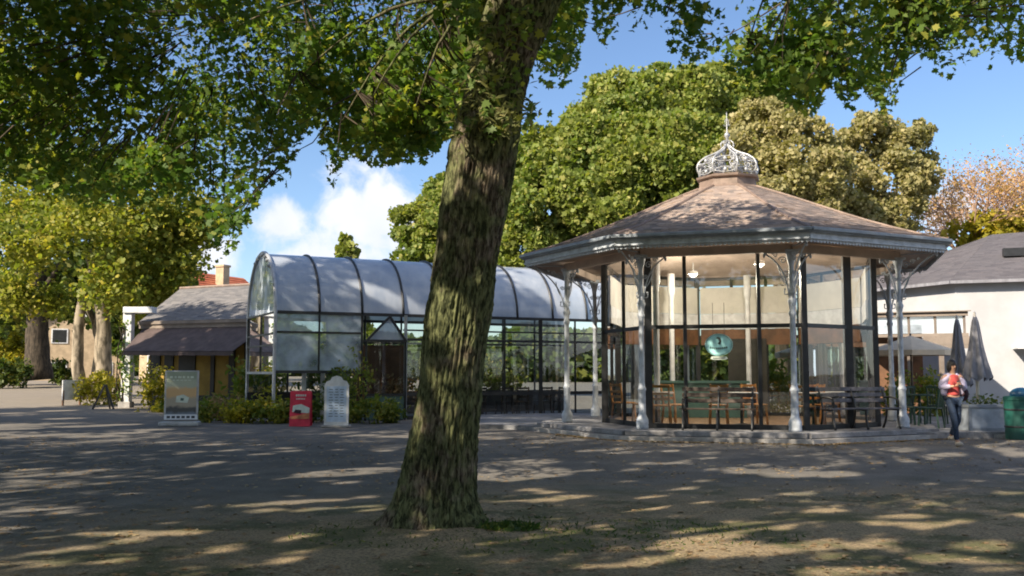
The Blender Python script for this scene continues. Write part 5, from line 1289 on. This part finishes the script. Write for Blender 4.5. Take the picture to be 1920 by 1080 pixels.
Ed = [('pel', 'wa'), ('wa', 'ch'), ('ch', 'nk'), ('nk', 'hd0'), ('hd0', 'hd'), ('hd', 'hd1'), ('pel', 'hl'), ('hl', 'kl'), ('kl', 'al'), ('al', 'tl'), ('pel', 'hr'), ('hr', 'kr'), ('kr', 'ar'), ('ar', 'tr'), ('ch', 'sl'), ('sl', 'el'), ('el', 'wl'), ('ch', 'sr'), ('sr', 'er'), ('er', 'wr')]
skin_obj('body', [H[k] for k in K], [(ix[a], ix[b]) for a, b in Ed], [RD[k] for k in K], 'skin', wo)
def sub(name, keys, edges_, grow, mat, extra=None):
    Hh = {k: H[k] for k in keys}; kk = list(Hh); jx = {k: i for i, k in enumerate(kk)}
    rd = [tuple(x+grow for x in RD[k]) if isinstance(RD[k], tuple) else RD[k]+grow for k in kk]
    return skin_obj(name, [Hh[k] for k in kk], [(jx[a], jx[b]) for a, b in edges_], rd, mat, wo)
sub('jeans', ['pel', 'hl', 'kl', 'al', 'hr', 'kr', 'ar'], [('pel', 'hl'), ('hl', 'kl'), ('kl', 'al'), ('pel', 'hr'), ('hr', 'kr'), ('kr', 'ar')], .012, 'jeans')
H['bt'] = (0, -.005, .92); RD['bt'] = (.145, .11); H['nk2'] = (0, 0, 1.35); RD['nk2'] = (.07, .055)
sub('top', ['ch', 'wa', 'bt', 'nk2'], [('ch', 'wa'), ('wa', 'bt'), ('ch', 'nk2')], .012, 'coral_cloth')
H['jl'] = (-.14, .01, 1.16); H['jr'] = (.15, .01, 1.16); H['jl2'] = (-.16, .03, .93); H['jr2'] = (.19, .02, .95); RD['jl'] = (.045, .10); RD['jr'] = (.045, .10); RD['jl2'] = (.03, .11); RD['jr2'] = (.03, .11)
H['bk'] = (0, .065, 1.30); RD['bk'] = (.15, .04); H['bk2'] = (0, .075, 1.05); RD['bk2'] = (.14, .04)
H['sl2'] = (-.165, 0, 1.335); H['sr2'] = (.165, 0, 1.335); RD['sl2'] = RD['sr2'] = .062; RD['el2'] = .046; H['el2'] = H['el']; H['er2'] = H['er']; RD['er2'] = .046
H['wl2'] = (-.115, -.14, 1.125); RD['wl2'] = .036; H['wr2'] = (.09, -.15, 1.14); RD['wr2'] = .036
sub('jacket', ['bk', 'bk2', 'sl2', 'el2', 'wl2', 'sr2', 'er2', 'wr2', 'jl', 'jr', 'jl2', 'jr2'], [('bk', 'bk2'), ('bk', 'sl2'), ('sl2', 'el2'), ('el2', 'wl2'), ('bk', 'sr2'), ('sr2', 'er2'), ('er2', 'wr2'), ('sl2', 'jl'), ('sr2', 'jr'), ('jl', 'jl2'), ('jr', 'jr2')], .012, 'lilac_cloth')
q = MB(); q.ell((0, .012, 1.545), (.082, .095, .095), 18, 12); q.ell((0, .075, 1.49), (.07, .045, .10), 14, 8); q.ell((-.055, .0, 1.50), (.03, .06, .09), 10, 8); q.ell((.055, .0, 1.50), (.03, .06, .09), 10, 8); q.build('hair', 'hair', wo, smooth=True)
q = MB(); q.ell((0, -.088, 1.495), (.012, .018, .022), 8, 6)
for s_ in (-1, 1): q.ell((s_*.072, -.005, 1.50), (.01, .018, .028), 8, 6)
q.build('face', 'skin', wo, smooth=True)
q = MB()
for s_ in (-1, 1): q.ell((s_*.028, -.086, 1.515), (.012, .008, .006), 8, 5)
q.build('eyes', 'hair', wo, smooth=True)
MB().ell((0, -.088, 1.462), (.022, .008, .006), 8, 5).build('mouth', 'dark_cloth', wo)
for nm, w, sd in (('hand', H['wl'], 1), ('hand', H['wr'], -1)):
    V_ = [w, (w[0]+sd*.035, w[1]-.02, w[2]+.015), (w[0]+sd*.055, w[1]-.028, w[2]+.02)]; E_ = [(0, 1), (1, 2)]; rr_ = [.022, .028, .024]
    for j in range(4):
        o_ = len(V_); b_ = Vector(V_[2])+Vector((sd*.01, -.005, .026-.017*j)); L_ = (.03, .034, .032, .026)[j]
        V_ += [b_, b_+Vector((sd*L_, -.012, 0)), b_+Vector((sd*L_*1.2, .012, -.004))]; E_ += [(2, o_), (o_, o_+1), (o_+1, o_+2)]; rr_ += [.009, .0085, .007]
    o_ = len(V_); V_ += [Vector(V_[1])+Vector((sd*.005, -.02, .03)), Vector(V_[1])+Vector((sd*.028, -.03, .05))]; E_ += [(1, o_), (o_, o_+1)]; rr_ += [.011, .009]
    skin_obj(nm, V_, E_, rr_, 'skin', wo, 1)
MB().box((-.005, -.235, 1.17), (.075, .012, .14), rx=-.5).build('phone', 'black_metal', wo, bevel=.004)
for nm, a, yaw in (('shoe', (.018, -.10, .045), 0), ('shoe', (.10, .27, .13), 0)):
    q = MB(); q.ell(a, (.045, .125, .045), 14, 8); q.build('shoe', 'shoe', wo, smooth=True)
q = MB(); q.ell((.24, .05, .98), (.07, .14, .14), 16, 10); q.tube(bez((.2, 0, 1.10), (.2, -.06, 1.3), (.13, -.02, 1.38), 6), .012, 5)
o = q.build('shoulder_bag', 'dark_cloth', smooth=True); o.location = wo.location; o.rotation_euler = wo.rotation_euler; tag(o, 'dark maroon shoulder bag at the walking woman\'s hip', 'bag')

# ------------------------------------------------------------------ leaf litter and tufts
rg = np.random.default_rng(77)
n_ = 9500; y = 5.5+rg.uniform(0, 1, n_)**1.3*16; x = rg.uniform(-1, 1, n_)*(y*.58+1)
kp = (np.sin(x*1.3+y*.7)+np.sin(y*1.9-x*.5)+rg.normal(size=n_)*1.2 > .3) | (np.abs(y-18.9) < .5)
x, y = x[kp], y[kp]; z = ghn(x, y)+.012+.012*np.sin(x*1.7+y*.6)*np.sin(y*1.1-x*.4)+.05*np.exp(-((x+.75)**2+(y-9.7)**2)/1.6)
o = leaf_mesh('fallen_leaves', np.stack([x, y, z+.006], 1), .06, 'leaf_dry', SH_LOBED, up=6, rg=rg, svar=.5); tag(o, 'scattered brown fallen leaves on the ground', 'leaves', kind='stuff')
# drift of dead leaves along the kerb
x = []; 
for i in range(900):
    k = rg.uniform(-1.6, 1.2); a_, b_ = oc(5.1+abs(rg.normal())*.14, math.floor(k)), oc(5.1+abs(rg.normal())*.14, math.floor(k)+1); f = k-math.floor(k); x.append((a_[0]*(1-f)+b_[0]*f, a_[1]*(1-f)+b_[1]*f, 0))
x = np.array(x); x[:, 2] = ghn(x[:, 0], x[:, 1])+.02
o = leaf_mesh('leaf_drift', x, .07, 'leaf_dry', SH_LOBED, up=3, rg=rg); tag(o, 'brown leaves drifted against the bandstand step', 'leaves', kind='stuff')
def tuft_patch(name, label, cx0, cy0, rx, ry, n_, h):
    a = rg.uniform(0, 2*math.pi, n_); r_ = rg.uniform(0, 1, n_)**.6; x = cx0+np.cos(a)*r_*rx; y = cy0+np.sin(a)*r_*ry
    P_ = np.stack([x, y, ghn(x, y)+h*.4*rg.uniform(.4, 1, n_)+.04*np.exp(-((x+.75)**2+(y-9.7)**2)/1.6)], 1)
    o = leaf_mesh(name, P_, h, 'grass_mat', SH_FROND, tilt=np.array([0, -.8, .1]), rg=rg); 
    tag(o, label, 'grass', kind='stuff')
tuft_patch('grass', 'grass tufts at the foot of the leaning trunk', -.05, 9.38, .30, .22, 420, .08)
tuft_patch('grass', 'sparse weeds on the earth around the tree', .3, 9.2, 2.4, 1.0, 900, .04)
